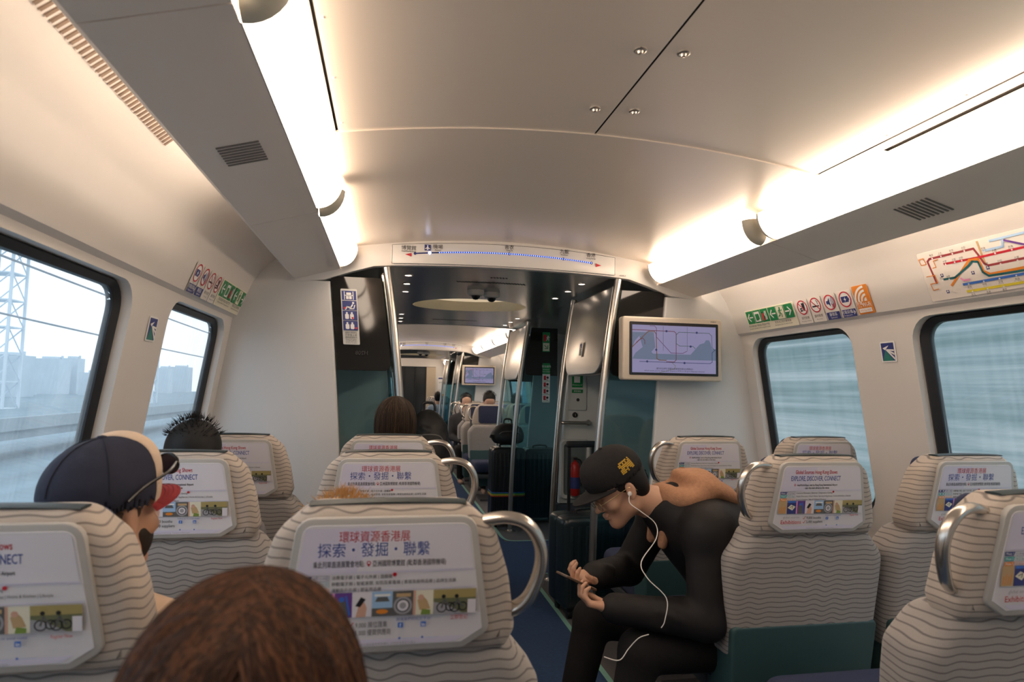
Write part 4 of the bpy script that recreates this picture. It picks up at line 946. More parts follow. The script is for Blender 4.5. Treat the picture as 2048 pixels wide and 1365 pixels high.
    # footer
    for k, v in enumerate((.0365, .0235)):
        p.line([(-.062, v + .003), (-.059, v), (-.053, v + .009)], .0015, RED)
        p.text(('9,000 ', '5,000 ')[k] + (('展位匯集', '優質供應商')[k] if zh else ('booths', 'suppliers')[k]), -.050, v, .0082, BLK, 'L', 0 if zh else .012, (.052, .058)[k])
    p.text('global sources', -.105, .0395, .0075, GRY, w=.058); p.text('Exhibitions', -.105, .0215, .0130, RED, w=.072, bold=.005)
    p.text('跟進我們的社交平台!' if zh else 'Follow us on social media!', .046, .0455, .0045, INKB, w=.058)
    for u in (.024, .062):
        p.rrect(u - .0045, .0335, u + .0045, .0425, .001, MBL); p.text('f' if u < .05 else 'in', u, .0348, .0062, WHT, bold=.02); p.circ(u - .001, .0155, .002, MBL, n=10); p.rect(u + .004, .0145, u + .026, .0150, LBL)
    p.text('立即登記' if zh else 'Register Now', .122, .0445, .0062, RED, w=.030)
    p.text('主辦單位保留最終修改權利, 詳情請瀏覽官方網站' if zh else 'Organised by Global Sources. Terms and conditions apply.', 0, .0055, .0038, GRY, w=.10)
    v = p.mb; v.v = [lean(x, y, z + .895) for x, y, z in v.v]
    return p
def seat_meshes():
    M = {}
    m = MB(); m.pillow(hr_out, .006, .112, .030, 4, FAB, fn=lean); M['headrest'] = m.mesh('headrest')
    m = MB(); R = [lean(x * .93, .0065, 1.0 + (z - 1.0) * .925) for x, z in hr_out]
    R = [lean(x, .0135, z) for x, z in grow(hr_out, -.014)]; m.tube(R + [R[0]], .0016, SEAM, 5, False); M['piping'] = m.mesh('piping')
    m = MB(); m.pillow(rpoly(grow(PO, .012), [.02, .02, .02, .03, .03, .02], 4), -.004, .012, .004, 2, FRAMEP, fn=lean); M['poster_frame'] = m.mesh('poster_frame')
    m = MB(); m.pillow(rpoly(PO, [.002, .002, .002, .018, .018, .002], 4), -.0052, .0, .0006, 1, PAPER, fn=lean); M['poster'] = m.mesh('poster', smooth=0)
    for zh in (0, 1): M['print%d' % zh] = poster_print(zh).mb.mesh('poster_print', smooth=0)
    m = MB(); P = [lean(x, .045, 1.1315 + .004 * (1 - (x / .132) ** 2)) for x in [-.132 + .264 * k / 14 for k in range(15)]]
    m.tube(P, .006, TRIMG, 8, True, (.5, 3.6)); M['top_trim'] = m.mesh('top_trim')
    m = MB(); m.tube(spl([lean(.165, .035, 1.098), lean(.205, .028, 1.104), lean(.242, .022, 1.092), lean(.266, .020, 1.055), lean(.268, .02, 1.010), lean(.252, .024, .962), lean(.228, .034, .937), lean(.196, .045, .930)], 6), .0115, HANDLE, 12, True, (1.0, 1.35)); M['handle'] = m.mesh('handle')
    m = MB(); m.pillow(bk_out, .012, .165, .045, 4, FABB, fn=lean); M['backrest'] = m.mesh('backrest')
    m = MB(); R = [lean(x, .0255, z) for x, z in grow(bk_out, -.020)]; m.tube(R + [R[0]], .0016, SEAM, 5, False); M['back_piping'] = m.mesh('piping')
    m = MB(); m.pillow(rpoly([(-.250, .14), (.250, .14), (.268, .575), (-.268, .575)], .02, 4), .0095, .17, .010, 3, TEALP, fn=lean); M['lower_panel'] = m.mesh('lower_panel')
    m = MB(); m.pillow(rrect(-.265, .13, .265, .66, .07, 5), 0, .13, .04, 4, NAVYF, fn=lambda u, q, w: (u, w + .06, .33 + q + (w - .13) * .05)); M['cushion'] = m.mesh('cushion')
    m = MB(); m.pillow(rrect(-.245, .08, .245, .60, .06, 4), 0, .05, .012, 2, mat('seat_pan', (.06, .065, .07), .5), fn=lambda u, q, w: (u, w + .1, .285 + q)); M['seat_pan'] = m.mesh('seat_pan')
    m = MB(); m.box((0, .34, .145), (.10, .34, .29), mat('seat_pedestal', (.16, .16, .17), .4, metal=.5)); m.box((0, .34, .012), (.34, .42, .024), mat('seat_pedestal')); M['pedestal'] = m.mesh('pedestal', smooth=0)
    m = MB(); m.pillow(rrect(-.150, .90, .150, 1.12, .03, 4), .108, .124, .006, 2, NAVYF, fn=lean); M['headrest_cover'] = m.mesh('headrest_cover')
    return M
SM = seat_meshes()
p = Print((0, .026, 0), (1, 0, 0), (0, 0, 1), (0, -1, 0), .0, .0002)
p.rrect(-.062, .40, .050, .512, .008, PALE)
for u in (-.058, -.003): p.rect(u, .455, u + .050, .506, NAVY)
p.circ(-.020, .494, .006, WHT, n=12); p.line([(-.024, .484), (-.032, .466), (-.050, .468)], .008, WHT); p.line([(-.016, .482), (-.022, .460), (-.042, .459)], .005, WHT); p.line([(-.048, .460), (-.055, .478)], .004, WHT)
for u in (.004, .040): p.line([(u, .457), (u, .502)], .004, WHT)
p.line([(.004, .480), (.040, .480)], .004, WHT); p.rrect(.010, .484, .034, .498, .003, WHT); p.rrect(.010, .458, .021, .476, .002, WHT); p.rrect(.023, .458, .034, .476, .002, WHT)
p.text('請將行李放在座椅下或行李架上', -.006, .441, .008, BLK, w=.096); p.text('以免阻塞通道', -.006, .430, .008, BLK, w=.05); p.text('Please put your luggage under the seat', -.006, .415, .006, BLK, w=.098); p.text('or on the luggage rack', -.006, .406, .006, BLK, w=.06)
p.mb.v = [lean(x, y, z) for x, y, z in p.mb.v]
STICK = p.mb.mesh('sticker', smooth=0)
def seat(x, y, side, zh, label, group=None, rz=0., sticker=False):
    t = thing('train_seat', label, 'seat', (x, y, 0), rz, group)
    h = link('headrest', SM['headrest'], t); link('piping', SM['piping'], h); link('headrest_cover', SM['headrest_cover'], h); link('top_trim', SM['top_trim'], h)
    f = link('poster_frame', SM['poster_frame'], t); po = link('poster', SM['poster'], f); 
    q = link('poster_print', SM['print%d' % zh], f); q.location = (0, -.0058, 0)
    b = link('backrest', SM['backrest'], t); link('piping', SM['back_piping'], b)
    l = link('lower_panel', SM['lower_panel'], t); link('cushion', SM['cushion'], t); link('seat_pan', SM['seat_pan'], t); link('pedestal', SM['pedestal'], t)
    if sticker: link('sticker', STICK, l, label='square luggage sticker')
    if side:
        hd = link('handle', SM['handle'], t, label='curved steel handle')
        if side < 0: hd.scale = (-1, 1, 1)
    return t
ROWS = [1.12, 2.02, 2.72]
ROWR = [1.12, 1.88, 2.70]
XW, XA, XR, XV = -1.24, -.632, .745, 1.335
ORD = ('nearest', 'second', 'third')
for k, y in enumerate(ROWS):
    seat(XA, y, 1, 1, ('nearest aisle seat on the left, Chinese poster filling its headrest back', 'left aisle seat with Chinese poster just beyond the nearest one', 'left aisle seat by the bulkhead, only the top of its poster showing')[k])
    seat(XW, y, 0, 0, ('left window seat in front of the brown-haired person, under the capped man', 'left window seat with English poster in front of the spiky black hair', 'left window seat with English poster against the white bulkhead')[k])
    y = ROWR[k]
    seat(XR + (.045 if k == 2 else 0), y, -1, 0, ('cut-off near aisle seat at the right edge with a big steel handle', 'right aisle seat with full English poster and teal back, behind the man with the phone', 'right aisle seat with English poster below the television')[k], sticker=(k == 1))
    if k: seat(XV + (.03 if k == 2 else 0), y, 0, 1, ('', 'right window seat with Chinese poster at the right edge', 'right window seat by the bulkhead, poster top peeping over the aisle seat')[k])
seat(XA - .08, .33, 1, 1, 'seat under the brown-haired person close to the camera')
# second saloon
for k, y in enumerate((7.65, 8.45)):
    for x, sd, nm in ((.64, 1, 'aisle'), (1.24, 0, 'window')):
        seat(x, y + .55, sd, 1, 'grey seat facing us with navy headrest cover, %s %s seat of the second saloon' % (('first', 'second')[k], nm), 'far seats facing us', PI)
for k, y in enumerate((9.15, 9.9, 10.6)):
    for x, sd, nm in ((.64, -1, 'aisle'), (1.24, 0, 'window')):
        seat(x, y, sd, 0, 'far right seat seen from behind in the second saloon, %s row, %s place' % (ORD[k], nm), 'far seats seen from behind')
for k, y in enumerate((7.9, 8.7, 9.5, 10.3)):
    for x, sd, nm in ((-.64, 1, 'aisle'), (-1.24, 0, 'window')):
        seat(x, y, sd, 1, 'far left seat in the second saloon, %s row, %s place' % (('first', 'second', 'third', 'fourth')[k], nm), 'far left seats')
for k, y in enumerate((15.6, 16.3, 17.0)):
    seat(.64, y, -1, 0, 'distant right seat in the last saloon, row %s' % ('one', 'two', 'three')[k], 'distant seats'); seat(1.24, y, 0, 0, 'distant right window seat in the last saloon, row %s' % ('one', 'two', 'three')[k], 'distant seats')
# ================================================================== people
class SDF:
    """smooth union of capsules and ellipsoids on a grid, meshed with surface nets"""
    def __init__(s, lo, hi, v):
        s.lo = np.array(lo, np.float32); s.v = v
        s.n = np.ceil((np.array(hi) - s.lo) / v).astype(int) + 1
        s.g = np.full(s.n, .3, np.float32)
        s.ax = [(s.lo[i] + v * np.arange(s.n[i])).astype(np.float32) for i in range(3)]
    def blk(s, lo, hi):
        a = np.clip(np.floor((np.array(lo) - s.lo) / s.v).astype(int), 0, s.n); b = np.clip(np.ceil((np.array(hi) - s.lo) / s.v).astype(int) + 1, 0, s.n)
        sl = tuple(slice(a[i], b[i]) for i in range(3))
        return sl, s.ax[0][sl[0]][:, None, None], s.ax[1][sl[1]][None, :, None], s.ax[2][sl[2]][None, None, :]
    def comb(s, sl, d, k, sub):
        a = s.g[sl]
        if sub: s.g[sl] = np.maximum(a, -d) if k <= 0 else -smin(-a, d, k)
        else: s.g[sl] = smin(a, d, k)
    def cap(s, a, b, ra, rb=None, k=.012, sub=False):
        rb = ra if rb is None else rb; a = np.array(a, np.float32); b = np.array(b, np.float32); m = max(ra, rb) + k + .02
        sl, X, Y, Z = s.blk(np.minimum(a, b) - m, np.maximum(a, b) + m); ba = b - a; L = float(ba @ ba) + 1e-9
        t = np.clip(((X - a[0]) * ba[0] + (Y - a[1]) * ba[1] + (Z - a[2]) * ba[2]) / L, 0, 1)
        d = np.sqrt((X - a[0] - t * ba[0]) ** 2 + (Y - a[1] - t * ba[1]) ** 2 + (Z - a[2] - t * ba[2]) ** 2) - (ra + (rb - ra) * t)
        s.comb(sl, d, k, sub); return s
    def ell(s, c, r, R=None, k=.012, sub=False):
        c = np.array(c, np.float32); m = max(r) + k + .02; sl, X, Y, Z = s.blk(c - m, c + m)
        x, y, z = X - c[0], Y - c[1], Z - c[2]
        if R is not None: x, y, z = (R[0][i] * x + R[1][i] * y + R[2][i] * z for i in range(3))
        k0 = np.sqrt((x / r[0]) ** 2 + (y / r[1]) ** 2 + (z / r[2]) ** 2); k1 = np.sqrt((x / r[0] ** 2) ** 2 + (y / r[1] ** 2) ** 2 + (z / r[2] ** 2) ** 2) + 1e-6
        s.comb(sl, (k0 * (k0 - 1) / k1).astype(np.float32), k, sub); return s
    def plane(s, p, n):
        """keep the side the normal points away from"""
        n = np.array(n, np.float32); n /= np.linalg.norm(n); p = np.array(p)
        d = s.ax[0][:, None, None] * n[0] + s.ax[1][None, :, None] * n[1] + s.ax[2][None, None, :] * n[2] - float(p @ n)
        s.g = np.maximum(s.g, d.astype(np.float32)); return s
    def mesh(s, name, m, relax=2):
        g = s.g; ins = g < 0
        g[0], g[-1] = .1, .1; g[:, 0], g[:, -1] = .1, .1; g[:, :, 0], g[:, :, -1] = .1, .1; ins = g < 0
        C = [(i, j, k) for i in (0, 1) for j in (0, 1) for k in (0, 1)]
        cnt = sum(ins[i:ins.shape[0] - 1 + i, j:ins.shape[1] - 1 + j, k:ins.shape[2] - 1 + k].astype(np.int8) for i, j, k in C)
        cell = np.argwhere((cnt > 0) & (cnt < 8)); idx = np.full(cnt.shape, -1, np.int32); idx[tuple(cell.T)] = np.arange(len(cell))
        val = np.stack([g[cell[:, 0] + i, cell[:, 1] + j, cell[:, 2] + k] for i, j, k in C], 1)
        acc = np.zeros((len(cell), 3)); w = np.zeros(len(cell)); CA = np.array(C, float)
        for a in range(8):
            for b in range(a + 1, 8):
                if abs(CA[a] - CA[b]).sum() != 1: continue
                va, vb = val[:, a], val[:, b]; x = (va < 0) != (vb < 0); t = va[x] / (va[x] - vb[x])
                acc[x] += CA[a] + (CA[b] - CA[a]) * t[:, None]; w[x] += 1
        V = (cell + acc / w[:, None]) * s.v + s.lo; F = []
        for ax in range(3):
            o = [q for q in range(3) if q != ax]; sh = list(ins.shape); A = [slice(None)] * 3; B = [slice(None)] * 3; A[ax] = slice(0, -1); B[ax] = slice(1, None)
            e = np.argwhere(ins[tuple(A)] != ins[tuple(B)]); fl = ins[tuple(A)][tuple(e.T)]
            q = []
            for da, db in ((0, 0), (-1, 0), (-1, -1), (0, -1)):
                c = e.copy(); c[:, o[0]] += da; c[:, o[1]] += db; q.append(idx[tuple(np.clip(c, 0, np.array(idx.shape) - 1).T)])
            q = np.stack(q, 1); flip = fl if ax != 1 else ~fl
            q[flip] = q[flip][:, ::-1]; F.append(q)
        F = np.concatenate(F); F = F[(F >= 0).all(1)]
        for _ in range(relax):
            S = np.zeros_like(V); n = np.zeros(len(V))
            for a, b in ((0, 1), (1, 2), (2, 3), (3, 0)):
                np.add.at(S, F[:, a], V[F[:, b]]); np.add.at(n, F[:, a], 1); np.add.at(S, F[:, b], V[F[:, a]]); np.add.at(n, F[:, b], 1)
            V = V * .5 + (S / np.maximum(n, 1)[:, None]) * .5
        me = bpy.data.meshes.new(name); me.vertices.add(len(V)); me.vertices.foreach_set('co', V.astype(np.float32).ravel())
        me.loops.add(F.size); me.loops.foreach_set('vertex_index', F.ravel().astype(np.int32)); me.polygons.add(len(F))
        me.polygons.foreach_set('loop_start', np.arange(0, F.size, 4, dtype=np.int32)); me.update(calc_edges=True); me.validate()
        me.materials.append(m); me.shade_smooth(); return me
def smin(a, b, k):
    if k <= 0: return np.minimum(a, b)
    h = np.maximum(k - np.abs(a - b), 0) / k
    return np.minimum(a, b) - h * h * k * .25

SKIN = mat('skin_warm', (.52, .30, .20), .5, var=.06, scale=30)
SKIN2 = mat('skin_fair', (.55, .34, .25), .5, var=.06, scale=30)
def cloth(n, c, r=.85): return mat('cloth_' + n, c, r, var=.15, scale=25, bump=.35, bscale=60, spec=.25)
JACKET = mat('cloth_black_jacket', (.013, .012, .013), .65, var=.15, scale=25, bump=1.0, bscale=11, spec=.3); HOOD = mat('cloth_hood', (.40, .21, .12), .9, var=.25, scale=90, bump=.4, bscale=200); TROU = cloth('black_trousers', (.014, .013, .014))
def hair_mat(n, c, c2):
    m = mat('hair_' + n, c, .6, var=.0, spec=.3, scale=14, aniso=(9, 9, 1.2)); nt = m.node_tree; mx = [x for x in nt.nodes if x.type == 'MIX'][0]; mx.inputs[7].default_value = (*c2, 1); return m
HBLK = hair_mat('black', (.006, .006, .007), (.016, .015, .015)); HBRN = hair_mat('brown', (.030, .011, .005), (.095, .036, .015)); HBR2 = hair_mat('brown_light', (.10, .038, .016), (.17, .07, .03)); HBR3 = hair_mat('brown_deep', (.018, .007, .004), (.04, .016, .008)); HDK2 = hair_mat('dark_light', (.05, .03, .018), (.08, .05, .03)); HDRK = hair_mat('dark_brown', (.012, .008, .006), (.035, .022, .014)); HBLD = hair_mat('blond', (.38, .20, .07), (.62, .36, .14))

def basis(f, up=(0, 0, 1)):
    f = Vector(f).normalized(); r = f.cross(Vector(up)).normalized(); u = r.cross(f); return r, f, u        # right, forward, up
def head_sdf(S, o, B, sc_=1., k0=.014, nose=1.):
    """adult head in frame B with origin between the ears"""
    r, f, u = B; o = Vector(o); P = lambda x, y, z: o + (r * x + f * y + u * z) * sc_
    R = [[r.x, f.x, u.x], [r.y, f.y, u.y], [r.z, f.z, u.z]]; q = sc_
    E = lambda c, rad, k=k0, sub=False: S.ell(P(*c), [x * q for x in rad], R, k, sub)
    Cp = lambda a, b, ra, rb, k=k0, sub=False: S.cap(P(*a), P(*b), ra * q, rb * q, k, sub)
    E((0, -.012, .040), (.075, .097, .084)); E((0, .030, -.030), (.058, .064, .080), .03); E((0, .058, .045), (.060, .038, .045), .03)
    Cp((-.040, .010, -.070), (0, .066, -.100), .024, .022, .03); Cp((.040, .010, -.070), (0, .066, -.100), .024, .022, .03); E((0, .074, -.104), (.020, .016, .015), .02)
    Cp((-.040, .078, .022), (.040, .078, .022), .012, .012, .02); E((-.042, .068, -.028), (.022, .020, .020), .02); E((.042, .068, -.028), (.022, .020, .020), .02)
    for x in (-.032, .032): E((x, .098, .003), (.016, .012, .010), .010, True); E((x, .080, .002), (.013, .013, .012), .004)
    Cp((0, .088, .012), (0, .112 * nose, -.030), .007, .011, .012); E((-.011, .100, -.034), (.008, .009, .007), .008); E((.011, .100, -.034), (.008, .009, .007), .008)
    E((0, .098, -.060), (.022, .010, .0065), .005); E((0, .096, -.071), (.019, .010, .007), .005)
    for x in (-1, 1):
        E((x * .078, -.008, -.006), (.008, .019, .031), .006); E((x * .086, -.004, -.004), (.005, .009, .016), .004, True); E((x * .080, .000, -.032), (.006, .009, .009), .006)
    return P, R
def comb(S, p, d0, steps, step, lift=.001, grav=(0, 0, -1), g=.35, rg=None, flare=0.):
    """a hair led over the surface of S from p, starting along d0 and turning towards grav"""
    def val(q):
        u = (np.array(q) - S.lo) / S.v; i = np.clip(u.astype(int), 0, S.n - 2); f = u - i; b = S.g[i[0]:i[0] + 2, i[1]:i[1] + 2, i[2]:i[2] + 2]
        b = b[0] * (1 - f[0]) + b[1] * f[0]; b = b[0] * (1 - f[1]) + b[1] * f[1]; return float(b[0] * (1 - f[2]) + b[1] * f[2])
    def nrm(q):
        e = S.v; return Vector([val(q + Vector(w) * e) - val(q - Vector(w) * e) for w in ((1, 0, 0), (0, 1, 0), (0, 0, 1))]).normalized()
    p = Vector(p); d = Vector(d0).normalized(); out = []
    for i in range(steps):
        n = nrm(p)
        for _ in range(2): p = p - n * (val(p) - lift - flare * i)
        out.append(p.copy()); d = d + Vector(grav) * g; d = (d - n * d.dot(n))
        if d.length < 1e-5: break
        d.normalize(); p = p + d * step
    return out
def strands(name, parent, m, n, root, r0=.0016, seg=6, seed=1, kind=True):
    """many thin tapering tubes; root(rng) gives a list of points"""
    rg = random.Random(seed); mb = MB()
    for _ in range(n):
        P = root(rg)
        if len(P) < 2: continue
        mb.tube(P, [r0 * rg.uniform(.6, 1.3) * (1 - .8 * i / (len(P) - 1)) for i in range(len(P))], rg.choice(m) if isinstance(m, list) else m, 4, True)
    return mb.obj(name, None, parent, 60, kind='stuff')
def sitting(label, x, y, rz, hz, hair, shirt, trou=None, skin=SKIN, v=.010, hair_kind='short', turn=0., nod=0., tall=0., face_fine=None, arms=True):
    """seated passenger facing +Y before rotation; hz is the height of the head origin above the floor"""
    t = thing('person', label, 'person', (x, y, 0), rz); trou = trou or TROU
    S = SDF((-.36, -.30, -.01), (.36, .62, hz + .20), v)
    hp = Vector((0, .02, .44)); nb = Vector((0, -.01, hz - .16)); hd = Vector((0, .03, hz))
    def torso(S, g):
        S.ell(hp + Vector((0, 0, .04)), (.165 + g, .12 + g, .12 + g), None, .05); S.cap(hp + Vector((0, -.01, .08)), nb - Vector((0, .0, .13)), .125 + g, .135 + g, .06)
        S.ell(nb - Vector((0, 0, .12)), (.185 + g, .105 + g, .13 + g), None, .06); S.cap(nb + Vector((-.15, 0, -.075)), nb + Vector((.15, 0, -.075)), .055 + g, .055 + g, .05); S.cap(nb + Vector((0, -.005, -.04)), nb + Vector((0, 0, .0)), .075 + g, .062 + g, .04)
    def arm(S, g, hands=False):
        for q in (-1, 1):
            a, b, c = nb + Vector((q * .185, 0, -.085)), nb + Vector((q * .205, .04, -.34)), Vector((q * .10, .30, .58))
            S.cap(a, b, .052 + g, .042 + g, .03); S.cap(b, c, .042 + g, .030 + g, .02)
            if hands:
                S.ell(c + Vector((-q * .02, .045, 0)), (.038, .045, .016), None, .015)
                for i in range(4): S.cap(c + Vector((-q * .02 + (i - 1.5) * .018, .075, 0)), c + Vector((-q * .03 + (i - 1.5) * .018, .125 - abs(i - 1.3) * .008, -.02)), .0085, .007, .003)
                S.cap(c + Vector((-q * .045, .03, .0)), c + Vector((-q * .075, .07, .0)), .010, .008, .006)
    def legs(S, g):
        for q in (-1, 1):
            a, b, c = hp + Vector((q * .09, .04, .0)), Vector((q * .11, .45, .47)), Vector((q * .11, .44, .09))
            S.cap(a, b, .080 + g, .058 + g, .04); S.cap(b, c, .055 + g, .038 + g, .02); S.cap(c + Vector((0, -.03, -.055)), c + Vector((0, .13, -.06)), .036 + g, .030 + g, .02)
    torso(S, 0); arm(S, 0, True); legs(S, 0)
    S.cap(nb - Vector((0, 0, .03)), hd + Vector((0, -.02, -.04)), .060, .054, .03)
    f = Vector((math.sin(turn) * math.cos(nod), math.cos(turn) * math.cos(nod), -math.sin(nod))); B = basis(f); P, R = head_sdf(S, hd, B)
    link('body', S.mesh('body', skin), t)
    S = SDF((-.38, -.32, .3), (.38, .5, hz), v); torso(S, .014); arm(S, .012); S.plane(Vector((0, 0, hz - .125)), (0, -.3, 1)); link('shirt', S.mesh('shirt', shirt), t)
    S = SDF((-.32, -.30, .06), (.32, .64, .60), v); legs(S, .012); S.ell(hp + Vector((0, 0, .02)), (.178, .132, .11), None, .05); link('trousers', S.mesh('trousers', trou), t)
    t_ = (t, P, R, B, hd)
    if hair_kind:
        S = SDF(hd + Vector((-.17, -.18, -.20)), hd + Vector((.17, .18, .20)), min(v, .007))
        long_ = hair_kind == 'long'
        S.ell(P(0, -.016, .045), (.086, .106, .093), R, 0)
        if long_: S.ell(P(0, -.035, -.03), (.088, .085, .12), R, .04); S.ell(P(0, -.05, -.12), (.085, .06, .09), R, .04)
        n_ = B[1] * 1.0 - B[2] * (.75 if not long_ else .55); S.plane(P(0, .040, .02) if long_ else P(0, .02, .012), n_)
        if not long_: S.ell(P(0, -.05, .0), (.080, .058, .085), R, .02)
        link('hair', S.mesh('hair', hair), t)
        c0 = P(0, -.02, .055)
        def root(rg):
            th = rg.uniform(-PI, PI); ph = rg.uniform(.0, 1.25); d = (B[0] * math.cos(th) * math.sin(ph) + B[1] * math.sin(th) * math.sin(ph) + B[2] * math.cos(ph))
            if d.dot(B[1]) > .75: d = -d
            p = c0 + Vector(d) * .088; w = Vector((rg.uniform(-1, 1), rg.uniform(-1, 1), rg.uniform(-.2, .6))) * .5
            if long_:
                dn = (-B[2] + d * d.dot(B[2])).normalized() if abs(d.dot(B[2])) < .98 else -B[1]; return [p + d * .006 + dn * q * .03 + d * (-.006 * q) for q in range(4)]
            L = rg.uniform(.008, .022); return [p, p + (d + w * .4) * L * .5, p + (d + w) * L]
        if long_:
            def root(rg):
                a_ = rg.uniform(-PI, PI); q_ = rg.uniform(0, .06); return comb(S, P(q_ * math.cos(a_), -.03 + q_ * math.sin(a_), .138 - q_ * .2), B[0] * math.cos(a_) + B[1] * math.sin(a_) + Vector((rg.uniform(-.4, .4), rg.uniform(-.4, .4), 0)), 13, .020, rg.uniform(.0003, .004), g=rg.uniform(.1, .35))
        strands('hair_strands', t, [hair, hair, HDK2] if hair is HDRK else hair, 420 if not long_ else 800, root, .0013, seed=int(abs(x * 1000)) + 3)
    return t_
# --- the man with the phone, sitting sideways on the right aisle seat
def hand(S, w, d, n, side, curl, thumb=1., k=.004):
    """palm and five fingers; w wrist, d pointing to the fingertips, n palm normal, side = thumb side sign"""
    d = Vector(d).normalized(); n = Vector(n); n = (n - d * n.dot(d)).normalized(); s = d.cross(n) * side; w = Vector(w)
    tips = []
    S.cap(w, w + d * .03, .024, .024, .015)
    for i, (o, L) in enumerate(((.030, .038), (.010, .042), (-.010, .039), (-.028, .031))):
        kn = w + d * (.088 - .004 * abs(i - 1)) + s * o
        S.cap(w + d * .022 + s * o * .55, kn, .0145, .0118, .012)
        a = 0; p = kn
        for j, f in enumerate((1., .66, .5)):
            a += curl[j] * (1 + .08 * i); v = d * math.cos(a) + n * math.sin(a); q = p + v * L * f
            S.cap(p, q, .0098 - .0010 * j, .0088 - .0012 * j, k); p = q
        tips.append(p)
    b = w + d * .026 + s * .026; c = b + (d * .60 + s * .62 + n * .35 * thumb).normalized() * .040; e = c + (d * .85 + s * .10 + n * .45 * thumb).normalized() * .032; g = e + (d * .9 - s * .15 + n * .4 * thumb).normalized() * .024
    S.cap(b, c, .0145, .0120, .010); S.cap(c, e, .0112, .0100, k); S.cap(e, g, .0100, .0080, k)
    return tips
man = thing('person', 'man in black cap, glasses and black jacket with tan hood, bent over his phone', 'person', (.62, 2.30, 0)); mo = Vector((.62, 2.30, 0))
HO = Vector((.195, 2.25, .985)) - mo; HB = basis((-.845, -.07, -.53), (0, 0, 1))
J = dict(pel=Vector((.66, 2.28, .47)), sp=Vector((.645, 2.275, .66)), ch=Vector((.54, 2.265, .80)), nb=Vector((.385, 2.255, .905)),
         ls=Vector((.455, 2.085, .845)), le=Vector((.430, 2.040, .570)), lw=Vector((.135, 2.115, .600)), rs=Vector((.435, 2.43, .850)), re=Vector((.33, 2.50, .62)), rw=Vector((.125, 2.305, .655)),
         lh=Vector((.63, 2.18, .44)), lk=Vector((.225, 2.115, .455)), la=Vector((.135, 2.10, .09)), rh=Vector((.63, 2.38, .44)), rk=Vector((.150, 2.40, .470)), ra=Vector((.06, 2.40, .09)))
for q in J: J[q] = J[q] - mo
S = SDF((-.80, -.36, -.01), (.26, .36, 1.16), .0045)
def m_torso(S, g):
    S.ell(J['pel'], (.13 + g, .165 + g, .11 + g), None, .05); S.cap(J['pel'], J['sp'], .115 + g, .12 + g, .06); S.cap(J['sp'], J['ch'], .125 + g, .125 + g, .06); S.cap(J['ch'], J['nb'], .12 + g, .075 + g, .06)
    S.cap(J['ls'], J['rs'], .062 + g, .062 + g, .06); S.ell(J['ch'] + Vector((.0, 0, .02)), (.12 + g, .17 + g, .115 + g), None, .05)
def m_arms(S, g):
    for a, b, c in (('ls', 'le', 'lw'), ('rs', 're', 'rw')): S.cap(J[a], J[b], .055 + g, .043 + g, .03); S.cap(J[b], J[c], .044 + g, .030 + g, .02)
def m_legs(S, g):
    for a, b, c in (('lh', 'lk', 'la'), ('rh', 'rk', 'ra')): S.cap(J[a], J[b], .082 + g, .060 + g, .04); S.cap(J[b], J[c], .057 + g, .040 + g, .02)
m_torso(S, 0); m_arms(S, 0); m_legs(S, 0)
for q in ('la', 'ra'): S.cap(J[q] + Vector((.03, 0, -.055)), J[q] + Vector((-.14, 0, -.062)), .034, .026, .02)
S.cap(J['nb'], HO - HB[1] * .02 - HB[2] * .05, .066, .056, .03)
P, R = head_sdf(S, HO, HB, 1.0, nose=1.02)
PH = Vector((.030, 2.205, .672)) - mo                      # centre of the phone
hand(S, J['lw'], (-.93, .34, .10), (.10, .25, .96), 1, (.55, .75, .6), .8)
hand(S, J['rw'], (-.90, -.42, .06), (.15, -.30, .94), -1, (.50, .75, .6), 1.1)
link('body', S.mesh('body', SKIN, 1), man)
S = SDF((-.56, -.40, .30), (.30, .40, 1.06), .0065); m_torso(S, .024); m_arms(S, .020)
S.cap(J['ls'] + Vector((.03, .02, .015)), J['rs'] + Vector((.03, -.02, .015)), .085, .085, .05); S.ell(J['nb'] + Vector((.13, 0, -.045)), (.12, .18, .085), None, .05)
rg = random.Random(4)
for a, b in (('ls', 'le'), ('le', 'lw'), ('rs', 're'), ('re', 'rw')):
    for q in range(7):
        t_ = rg.uniform(.1, .9); c = J[a].lerp(J[b], t_); ax = (J[b] - J[a]).normalized(); n_ = ax.cross(Vector((rg.uniform(-1, 1), rg.uniform(-1, 1), rg.uniform(-1, 1)))).normalized()
        S.cap(c + n_ * .052, c + n_ * .050 + ax * rg.uniform(.03, .07) + ax.cross(n_) * .02, .010, .006, .014)
S.plane(J['nb'] + Vector((-.035, 0, .045)), (-.62, 0, .78))
for q in ('lw', 'rw'): S.cap(J[q], J[q].lerp(J[{'lw': 'le', 'rw': 're'}[q]], .12), .043, .045, .01)
link('jacket', S.mesh('jacket', JACKET), man)
S = SDF((-.62, -.34, .06), (.22, .34, .62), .008); m_legs(S, .014); S.ell(J['pel'], (.145, .18, .12), None, .05); link('trousers', S.mesh('trousers', TROU), man)
for q, nm in (('la', 'left'), ('ra', 'right')):
    S = SDF(J[q] + Vector((-.22, -.08, -.10)), J[q] + Vector((.10, .08, .06)), .007); S.cap(J[q] + Vector((.03, 0, -.05)), J[q] + Vector((-.14, 0, -.055)), .045, .036, .03); S.plane(J[q] + Vector((0, 0, -.088)), (0, 0, -1)); link('shoe', S.mesh('shoe', cloth('shoe_dark', (.03, .03, .03))), man)
